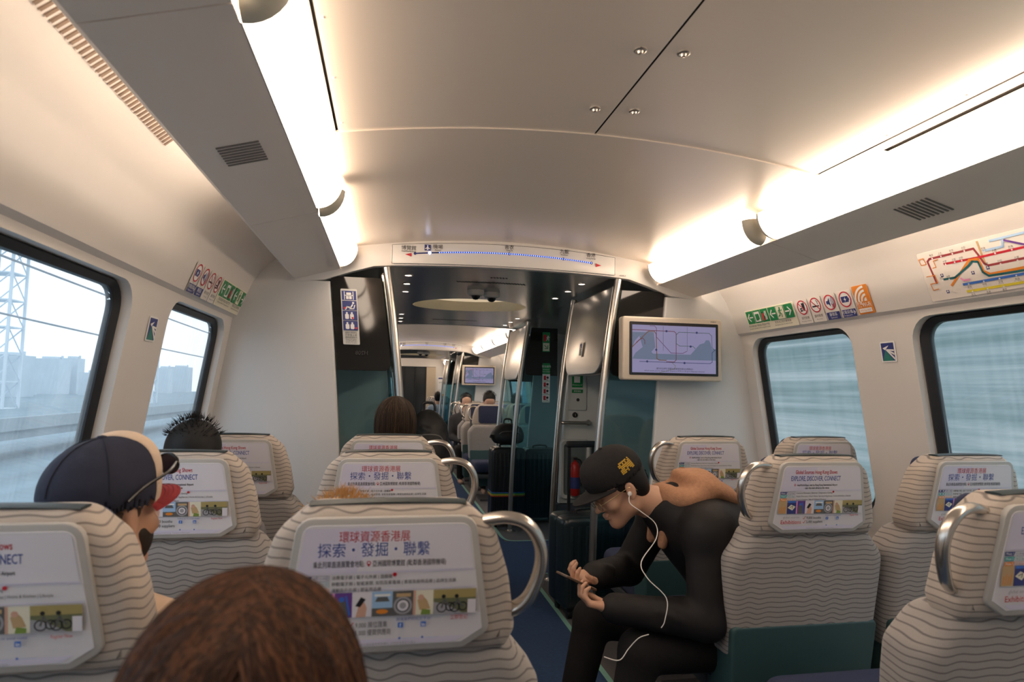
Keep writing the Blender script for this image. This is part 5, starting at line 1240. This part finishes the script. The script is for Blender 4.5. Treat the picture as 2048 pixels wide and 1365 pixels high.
# tan hood lying on the shoulders, and the hoodie front
NB = J['nb'] + Vector((.015, 0, .030)); S = SDF(NB + Vector((-.28, -.26, -.34)), NB + Vector((.34, .26, .18)), .006)
for k in range(18):
    a = PI * 2 * k / 18; b = PI * 2 * (k + 1) / 18
    pt = lambda w: NB + Vector((.040 + .078 * math.cos(w), .100 * math.sin(w), .040 + .020 * math.cos(w) - .022 * (math.sin(w) ** 2)))
    r_ = lambda w: .030 + .016 * max(0, math.cos(w)); S.cap(pt(a), pt(b), r_(a), r_(b), .02)
RB = [[.90, 0, .43], [0, 1, 0], [-.43, 0, .90]]
S.ell(NB + Vector((.060, 0, .030)), (.075, .095, .034), None, .03); S.ell(NB + Vector((.125, 0, .048)), (.120, .125, .042), RB, .03); S.ell(NB + Vector((.19, 0, .020)), (.08, .10, .034), RB, .03)
for w in (-.07, .0, .06): S.cap(NB + Vector((.06, w, .085)), NB + Vector((.21, w * .7, .040)), .012, .006, .02)
S.cap(NB + Vector((-.03, -.055, .0)), NB + Vector((-.055, -.05, -.15)), .026, .018, .02); S.cap(NB + Vector((-.03, .055, .0)), NB + Vector((-.055, .05, -.15)), .026, .018, .02)
link('hood', S.mesh('hood', HOOD), man)
# hair, cap, glasses
S = SDF(HO + Vector((-.18, -.16, -.18)), HO + Vector((.20, .16, .20)), .005)
S.ell(P(0, -.018, .040), (.0815, .100, .088), R, 0); S.ell(P(0, -.055, -.015), (.075, .052, .075), R, .02); S.plane(P(0, .034, .01), HB[1] * 1. - HB[2] * .35); S.plane(P(0, .0, .075), HB[2])
for x in (-1, 1): S.ell(P(x * .088, -.010, -.022), (.022, .026, .036), R, .006, True)
link('hair', S.mesh('hair', HBLK), man)
CAPM = cloth('black_cap', (.016, .015, .016))
cp = link('cap', None, man)
S = SDF(HO + Vector((-.20, -.16, -.10)), HO + Vector((.20, .16, .26)), .005)
S.ell(P(0, -.008, .052), (.092, .112, .102), R, 0); S.ell(P(0, .060, .085), (.060, .045, .055), R, .04); S.plane(P(0, 0, .030), -HB[2] + HB[1] * .06)
S.ell(P(0, -.008, .036), (.086, .106, .09), R, .004, True); link('crown', S.mesh('crown', CAPM), cp)
mb = MB(); n = 18; vs = []
for lay in (0, .004):
    for i in range(n + 1):
        a = -1.25 + 2.5 * i / n
        for q in (0, 1, 2, 3): 
            t_ = q / 3; rx, ry = .091, .098 + .085 * t_ * math.cos(a) ** .6; vs.append(P(rx * math.sin(a) * (1 - .02 * t_), ry * math.cos(a) + .0, .044 - .004 * t_ - .014 * (math.sin(a) ** 2) - lay))
N = (n + 1) * 4
fs = [(l * N + i * 4 + q, l * N + (i + 1) * 4 + q, l * N + (i + 1) * 4 + q + 1, l * N + i * 4 + q + 1) for l in (0, 1) for i in range(n) for q in range(3)]
fs += [(i * 4 + 3, (i + 1) * 4 + 3, N + (i + 1) * 4 + 3, N + i * 4 + 3) for i in range(n)]
mb.add(vs, fs, CAPM); mb.obj('brim', None, cp, 40)
mb = MB(); mb.lathe([(.009, -.002), (.007, .004), (0, .006)], (0, 0, 0), CAPM, 10); b_ = mb.obj('top_button', None, cp); b_.location = P(0, -.01, .154)
# yellow stitched patch on the left side and round badge in front
YS_ = mat('yellow_stitch', (.50, .30, .02), .7, var=.2, scale=300)
def on_crown(a, z):
    """point on the cap surface at azimuth a (0 front, + towards the left ear) and height z"""
    c = (z - .052) / .102; rr = math.sqrt(max(0, 1 - c * c)) * 1.012
    return P(-.092 * rr * math.sin(a), -.008 + .112 * rr * math.cos(a), z)
mb = MB(); rp = random.Random(9)
for i in range(9):
    for j in range(7):
        if rp.random() < .74:
            a0, z0 = 1.55 + i * .060, .060 + j * .0058
            q = [on_crown(a0, z0), on_crown(a0 + .052, z0), on_crown(a0 + .052, z0 + .0048), on_crown(a0, z0 + .0048)]; c0 = P(0, -.008, .052); mb.add([p_ + (p_ - c0).normalized() * .0012 for p_ in q], [(0, 1, 2, 3)], YS_)
mb.obj('stitched_patch', None, cp, 0, kind='stuff')
mb = MB(); c0 = P(0, -.008, .052); q = [on_crown(.05 + .24 * math.cos(w), .098 + .026 * math.sin(w)) for w in [2 * PI * i / 20 for i in range(20)]]; q2 = [on_crown(.05 + .19 * math.cos(w), .098 + .020 * math.sin(w)) for w in [2 * PI * i / 20 for i in range(20)]]
mb.add([p_ + (p_ - c0).normalized() * .006 for p_ in q + q2], [(i, (i + 1) % 20, 20 + (i + 1) % 20, 20 + i) for i in range(20)], YS_); mb.obj('round_badge', None, cp, 0)
GOLD = mat('glasses_gold', (.55, .42, .22), .25, metal=.9); gl = link('glasses', None, man)
for x in (-.033, .033):
    mb = MB(); C_ = [P(x + .024 * math.cos(w), .112 - .04 * abs(x + .024 * math.cos(w)), -.004 + .021 * math.sin(w)) for w in [2 * PI * i / 24 for i in range(25)]]; mb.tube(C_, .0012, GOLD, 6, False); mb.obj('rim', None, gl)
    mb = MB(); mb.add(C_[:24], [tuple(range(24))], glass_mat('lens_glass', (.95, .95, .95), .02)); mb.obj('lens', None, gl, 0)
    s_ = 1 if x > 0 else -1; mb = MB(); mb.tube(spl([P(x + s_ * .024, .110, .002), P(s_ * .072, .085, .006), P(s_ * .082, .02, .008), P(s_ * .082, -.012, .004), P(s_ * .080, -.028, -.02)], 4), .0012, GOLD, 6); mb.obj('temple', None, gl)
mb = MB(); mb.tube([P(-.009, .113, .0), P(0, .117, .003), P(.009, .113, .0)], .0012, GOLD, 6); mb.obj('bridge', None, gl)
# phone
pu = Vector((-.80, -.30, .42)).normalized(); pn = Vector((.45, .15, .88)); pn = (pn - pu * pn.dot(pu)).normalized(); pv = pn.cross(pu)
PW = Vector((.025, 2.205, .668))
ph = thing('phone', 'dark smartphone held in both hands by the man in the black cap', 'phone', PW)
F_ = lambda u, q, w: pu * u + pv * w + pn * q
mb = MB(); mb.pillow(rrect(-.074, -.036, .074, .036, .009, 4), -.004, .004, .002, 2, mat('phone_case', (.10, .06, .04), .35), fn=F_); mb.obj('case', None, ph)
mb = MB(); mb.pillow(rrect(-.070, -.033, .070, .033, .006, 4), .004, .0046, .0002, 1, mat('phone_screen', (.03, .03, .03), .15, emit=.35, ecol=(.75, .45, .30), scale=30, var=.5), fn=F_); mb.obj('screen', None, ph, 0)
mb = MB(); mb.lathe([(.006, 0), (.005, .002)], (0, 0, 0), BLACK, 12); l_ = mb.obj('camera_lens', None, ph); l_.location = pu * .055 + pv * .02 - pn * .006
# earphone and its white cord
WC = mat('white_cord', (.78, .76, .74), .5); ear = Vector(P(-.090, .006, -.010)) + mo
e_ = thing('earphones', 'white wired earphone hanging from the ear of the man with the phone', 'earphones', ear)
mb = MB(); mb.lathe([(.0, -.008), (.006, -.006), (.008, 0), (.006, .006), (0, .008)], (0, 0, 0), WC, 12); mb.obj('earbud', None, e_)
W_ = [ear, ear + Vector((-.004, -.012, -.03)), Vector((.235, 2.135, .915)), Vector((.285, 2.13, .875)), Vector((.275, 2.10, .83)), Vector((.205, 2.06, .765)), Vector((.215, 2.03, .72)), Vector((.265, 1.995, .665)), Vector((.255, 1.985, .60)), Vector((.245, 1.99, .575))]
mb = MB(); mb.tube(spl([p_ - ear for p_ in W_], 6), .0017, WC, 6); mb.obj('cord', None, e_)
W_ = [Vector((.215, 2.02, .545)), Vector((.18, 2.02, .535)), Vector((.15, 2.03, .50)), Vector((.115, 2.02, .47)), Vector((.07, 2.04, .475))]
mb = MB(); mb.tube(spl([p_ - ear for p_ in W_], 6), .0017, WC, 6); mb.obj('cord', None, e_)

# --- capped man in the first left window seat
(t, P, R, B, hd) = sitting('bearded man in navy and cream cap with red peak, near left window seat', -1.180, 1.37, 0, 1.070, None, cloth('beige_shirt', (.62, .46, .34)), skin=SKIN, v=.008, hair_kind=None, turn=.46, nod=-.05)
S = SDF(hd + Vector((-.16, -.16, -.16)), hd + Vector((.16, .16, .16)), .006); S.ell(P(0, -.016, .030), (.078, .097, .085), R, 0); S.ell(P(0, -.05, -.01), (.072, .053, .07), R, .02); S.plane(P(0, .028, 0), B[1] - B[2] * .3); S.plane(P(0, 0, .020), B[2])
for x in (-1, 1): S.ell(P(x * .086, -.010, -.012), (.020, .026, .034), R, .006, True)
link('hair', S.mesh('hair', hair_mat('shaved', (.03, .02, .015), (.07, .045, .03))), t)
S = SDF(hd + Vector((-.16, -.16, -.20)), hd + Vector((.16, .16, .10)), .006); S.ell(P(0, .028, -.050), (.064, .072, .070), R, 0); S.plane(P(0, 0, -.035), B[2] * 1. - B[1] * .5); S.plane(P(0, .0, 0), -B[1]); S.ell(P(0, .10, -.066), (.024, .014, .010), R, .004, True); link('beard', S.mesh('beard', HDRK), t)
cp = link('cap', None, t); NC = cloth('navy_cap', (.030, .033, .055)); CC = cloth('cream_panel', (.66, .52, .40)); RC = cloth('red_peak', (.30, .035, .04))
def crown(nm, m, cut, g=0.):
    S = SDF(hd + Vector((-.18, -.18, -.08)), hd + Vector((.18, .18, .22)), .005); S.ell(P(0, -.006, .048), (.092 + g, .112 + g, .103 + g), R, 0); S.ell(P(0, .045, .105), (.064 + g, .048 + g, .050 + g), R, .04); S.plane(P(0, 0, .012), -B[2] + B[1] * .12)
    S.ell(P(0, -.006, .030), (.086, .106, .09), R, .004, True)
    for p_, n_ in cut: S.plane(p_, n_)
    link(nm, S.mesh(nm, m), cp)
crown('crown_back', NC, []); c6, s6 = math.cos(1.02), math.sin(1.02)
crown('crown_front', CC, [(P(0, -.004, .1), B[0] * c6 - B[1] * s6), (P(0, -.004, .1), -B[0] * c6 - B[1] * s6)], .0022)
for az in (PI, 2.07, -2.07, 1.02, -1.02):
    L_ = []
    for i in range(10):
        e_ = PI / 2 - i * .165; L_.append(P(.0935 * math.cos(e_) * math.sin(az), -.006 + .1135 * math.cos(e_) * math.cos(az), .048 + .1045 * math.sin(e_)))
    mb = MB(); mb.tube(L_, .0011, mat('cap_seam', (.018, .02, .032), .9), 5); mb.obj('seam', None, cp)
mb = MB(); mb.lathe([(.010, -.002), (.008, .005), (0, .007)], (0, 0, 0), NC, 12); b_ = mb.obj('top_button', None, cp); b_.location = P(0, -.006, .151)
mb = MB(); n = 18; vs = []
for lay in (0, .004):
    for i in range(n + 1):
        a = -1.25 + 2.5 * i / n
        for q in range(4): t_ = q / 3; vs.append(P(.090 * math.sin(a), (.103 + .075 * t_ * math.cos(a) ** .6) * math.cos(a), .040 - .012 * t_ - .022 * math.sin(a) ** 2 - lay))
N = (n + 1) * 4
mb.add(vs, [(l * N + i * 4 + q, l * N + (i + 1) * 4 + q, l * N + (i + 1) * 4 + q + 1, l * N + i * 4 + q + 1) for l in (0, 1) for i in range(n) for q in range(3)] + [(i * 4 + 3, (i + 1) * 4 + 3, N + (i + 1) * 4 + 3, N + i * 4 + 3) for i in range(n)], RC); mb.obj('peak', None, cp, 40)
for q in range(4):
    mb = MB(); mb.tube([P(.090 * math.sin(a), (.103 + .075 * (.3 + .2 * q) * math.cos(a) ** .6) * math.cos(a), .0415 - .012 * (.3 + .2 * q) - .022 * math.sin(a) ** 2) for a in [-1.1 + 2.2 * i / 14 for i in range(15)]], .0007, mat('peak_stitch', (.22, .02, .03), .8), 4); mb.obj('stitch_line', None, cp)
to = t.location
sg = thing('sunglasses', 'dark sunglasses resting on the peak of the navy and cream cap', 'sunglasses', to + P(0, .118, .085)); so = P(0, .118, .085); BK_ = mat('sunglass_frame', (.012, .012, .014), .25); LN = mat('sunglass_lens', (.02, .015, .03), .08)
for x in (-.036, .036):
    C_ = [P(x + .030 * math.cos(w), .125 - .18 * (x + .03 * math.cos(w)) ** 2 * 8, .085 + .021 * math.sin(w)) - so for w in [2 * PI * i / 20 for i in range(21)]]
    mb = MB(); mb.tube(C_, .0028, BK_, 6, False); mb.obj('rim', None, sg); mb = MB(); mb.add(C_[:20], [tuple(range(20))], LN); mb.obj('lens', None, sg, 0)
    s_ = 1 if x > 0 else -1; mb = MB(); mb.tube(spl([P(s_ * .066, .112, .090) - so, P(s_ * .096, .06, .080) - so, P(s_ * .100, .0, .062) - so, P(s_ * .097, -.035, .040) - so], 5), .0032, BK_, 6); mb.obj('temple', None, sg)
mb = MB(); mb.tube([P(-.008, .127, .088) - so, P(0, .130, .091) - so, P(.008, .127, .088) - so], .0028, BK_, 6); mb.obj('bridge', None, sg)
# --- others
sitting('person with spiky black hair just showing above the second left window seat', -1.275, 2.31, 0, 1.075, HBLK, cloth('grey_tee', (.2, .2, .22)), skin=SKIN2, hair_kind='short')
sitting('person with long dark brown hair above the left aisle seat by the bulkhead', -.605, 2.96, 0, 1.150, HDRK, cloth('dark_top', (.03, .03, .035)), skin=SKIN2, hair_kind='long')
(t, P, R, B, hd) = sitting('person with tousled blond hair peeping over the nearest left aisle seat', -.725, 1.39, 0, .962, HBLD, cloth('cream_top', (.5, .45, .4)), skin=SKIN2, hair_kind='short')
# --- brown-haired passenger right in front of the camera
(t, P, R, B, hd) = sitting('passenger with straight brown hair right in front of the camera', -.755, .60, 0, 1.020, None, cloth('dark_jumper', (.05, .045, .05)), skin=SKIN2, v=.009, hair_kind=None)
S = SDF(hd + Vector((-.20, -.22, -.36)), hd + Vector((.20, .16, .20)), .006)
S.ell(P(0, -.016, .045), (.094, .110, .096), R, 0); S.ell(P(0, -.03, -.05), (.108, .095, .13), R, .05); S.ell(P(0, -.05, -.20), (.118, .072, .13), R, .05); S.plane(P(0, .050, .03), B[1] * 1. - B[2] * .5)
link('hair', S.mesh('hair', HBRN), t)
def root(rg):
    sd = rg.choice((-1, 1)); y_ = rg.uniform(-.115, .05)
    return comb(S, P(.014 + rg.gauss(0, .010), y_, .15 - abs(y_ + .02) * .25), B[0] * sd * rg.uniform(.3, 1.) + Vector((0, rg.uniform(-1.2, .3), 0)), 17, .021, rg.uniform(.0003, .0042), g=rg.uniform(.10, .34))
strands('hair_strands', t, [HBRN, HBRN, HBR2, HBR3, HBR3], 2400, root, .0014, seed=11)
# passengers in the far saloons
sitting('far man with tousled black hair facing us behind the first navy headrest', .70, 8.62, PI, 1.16, HBLK, cloth('plaid_dark', (.06, .065, .07)), skin=SKIN2, v=.012, nod=.5)
sitting('far passenger with short black hair beside the aisle, facing us', .50, 9.55, PI, 1.12, HBLK, cloth('far_dark', (.04, .04, .045)), skin=SKIN2, v=.012)
sitting('distant passenger in a pale blue shirt in the last saloon', .52, 15.4, 0, 1.10, HBLK, cloth('pale_blue_shirt', (.45, .55, .68)), skin=SKIN2, v=.014)
sitting('far passenger with brown hair in the left seats of the second saloon', -.70, 8.08, 0, 1.13, HDRK, cloth('far_brown', (.10, .07, .05)), skin=SKIN2, v=.012)
sitting('far passenger with dark hair by the right window of the second saloon', 1.22, 9.30, 0, 1.13, HBLK, cloth('far_black', (.02, .02, .02)), skin=SKIN2, v=.012)

# ================================================================== luggage
SH = mat('suitcase_black', (.015, .017, .020), .32, var=.1); SHN = mat('suitcase_teal_black', (.012, .022, .028), .3, var=.1)
def suitcase(x, y, w, d, h, m, label, rz=0., ribs=True, strap=False, handle=.0):
    t = thing('suitcase', label, 'suitcase', (x, y, 0), rz)
    mb = MB(); mb.pillow(rrect(-w / 2, .055, w / 2, h, .045, 5), -d / 2, -.004, .03, 3, m, r2=.004); mb.obj('shell', None, t, 40)
    mb = MB(); mb.pillow(rrect(-w / 2, .055, w / 2, h, .045, 5), .004, d / 2, .004, 3, m, r2=.03); mb.obj('shell', None, t, 40)
    mb = MB(); mb.pillow(rrect(-w / 2 + .004, .06, w / 2 - .004, h - .004, .04, 4), -.006, .006, .001, 1, mat('zip_grey', (.10, .10, .10), .5)); mb.obj('zip_band', None, t, 0)
    if ribs:
        n = 7
        for k in range(n):
            xx = -w / 2 + w * (k + 1) / (n + 1)
            mb = MB(); mb.pillow(rrect(xx - .012, .10, xx + .012, h - .05, .008, 3), -d / 2 - .005, -d / 2 + .01, .004, 2, m); mb.obj('rib', None, t, 40)
    for sx in (-1, 1):
        for sy in (-1, 1):
            wl = link('wheel', None, t); mb = MB(); mb.lathe([(.012, -.012), (.024, -.010), (.026, 0), (.024, .010), (.012, .012)], (sx * (w / 2 - .05), sy * (d / 2 - .045), .026), BLACK, 14, 'X'); mb.obj('tyre', None, wl)
            mb = MB(); mb.box((sx * (w / 2 - .05), sy * (d / 2 - .045), .052), (.03, .04, .018), BLACK); mb.obj('fork', None, wl, 0)
    mb = MB(); mb.tube(spl([(-.07, 0, h), (-.065, 0, h + .022), (0, 0, h + .028), (.065, 0, h + .022), (.07, 0, h)], 4), .009, BLACK, 8); mb.obj('carry_handle', None, t)
    if handle:
        th = link('trolley_handle', None, t)
        for sx in (-1, 1): mb = MB(); mb.box((sx * .08, d / 2 - .04, h + handle / 2), (.018, .012, handle), mat('trolley_rod', (.05, .05, .055), .3, metal=.6)); mb.obj('rod', None, th, 0)
        mb = MB(); mb.pillow(rrect(-.10, h + handle - .01, .10, h + handle + .03, .012, 4), d / 2 - .055, d / 2 - .025, .008, 2, BLACK); mb.obj('grip', None, th)
    if strap:
        st = link('luggage_strap', None, t)
        for k, c in enumerate(((.45, .05, .04), (.60, .30, .04), (.50, .48, .05), (.04, .30, .10), (.05, .10, .40))):
            mb = MB(); z = strap - .022 + k * .009; mb.pillow(rrect(-w / 2 - .004, -d / 2 - .008, w / 2 + .004, d / 2 + .004, .04, 4), z, z + .0085, .001, 1, mat('strap_%d' % k, c, .8), fn=lambda u, q, w_: (u, w_, q)); mb.obj('strap_stripe', None, st, 0)
    return t
suitcase(.575, 3.83, .40, .27, .585, SHN, 'dark glossy suitcase standing behind the first right pole', 0.10, handle=.40)
suitcase(.95, 4.10, .40, .27, .60, SH, 'black suitcase inside the near right luggage bay', .1)
suitcase(.530, 6.30, .33, .26, .765, SH, 'tall black ribbed suitcase with rainbow strap by the far right pole', 0, strap=.32)
suitcase(.90, 6.45, .36, .26, .74, SH, 'dark suitcase behind the far right glass screen', 0)
suitcase(-.40, 3.86, .22, .32, .80, mat('suitcase_navy', (.02, .03, .07), .4, var=.1), 'navy suitcase under a black bag beside the left pole', 0, ribs=False)
def soft_bag(label, x, y, z, w, d, h, m, seed, strapc=None):
    t = thing('backpack', label, 'backpack', (x, y, z)); S = SDF((-w / 2 - .06, -d / 2 - .06, -.01), (w / 2 + .06, d / 2 + .06, h + .05), .007)
    S.ell((0, 0, h * .48), (w * .52, d * .52, h * .52), None, 0); S.ell((0, 0, h * .25), (w * .5, d * .5, h * .3), None, .06); S.ell((0, -d * .35, h * .35), (w * .36, d * .25, h * .30), None, .03)
    rg = random.Random(seed)
    for k in range(16):
        a = rg.uniform(0, 2 * PI); zz = rg.uniform(.15, .95) * h; c = Vector((w * .48 * math.cos(a), d * .48 * math.sin(a), zz)) * (1 if zz < h * .7 else .8)
        S.cap(c, c + Vector((rg.uniform(-.06, .06), rg.uniform(-.04, .04), rg.uniform(-.06, .06))), .016, .008, .025)
    S.plane((0, 0, .0), (0, 0, -1)); link('bag_body', S.mesh('bag_body', m), t)
    mb = MB(); mb.tube(spl([(-.04, 0, h * .97), (-.03, 0, h + .035), (.03, 0, h + .035), (.04, 0, h * .97)], 5), .008, strapc or BLACK, 8); mb.obj('top_loop', None, t)
    mb = MB(); mb.tube(spl([(-w * .36, -d * .58, h * .50), (-w * .2, -d * .62, h * .62), (w * .2, -d * .62, h * .62), (w * .36, -d * .58, h * .50)], 5), .004, mat('zip_grey'), 6); mb.obj('zip', None, t)
    return t
BAGM = mat('bag_black_nylon', (.010, .010, .011), .6, var=.2, scale=60, bump=.4, bscale=60)
soft_bag('black crumpled nylon bag on the navy suitcase beside the left pole', -.405, 3.84, .835, .24, .30, .37, BAGM, 2)
soft_bag('black backpack lying on the tall suitcase with the rainbow strap', .53, 6.28, .80, .30, .24, .20, BAGM, 5)
soft_bag('black backpack in the near right luggage bay', 1.12, 3.80, .003, .34, .30, .42, BAGM, 8)
soft_bag('black cap-topped bag on the suitcase in the near right luggage bay', .93, 4.10, .64, .28, .22, .24, BAGM, 12)
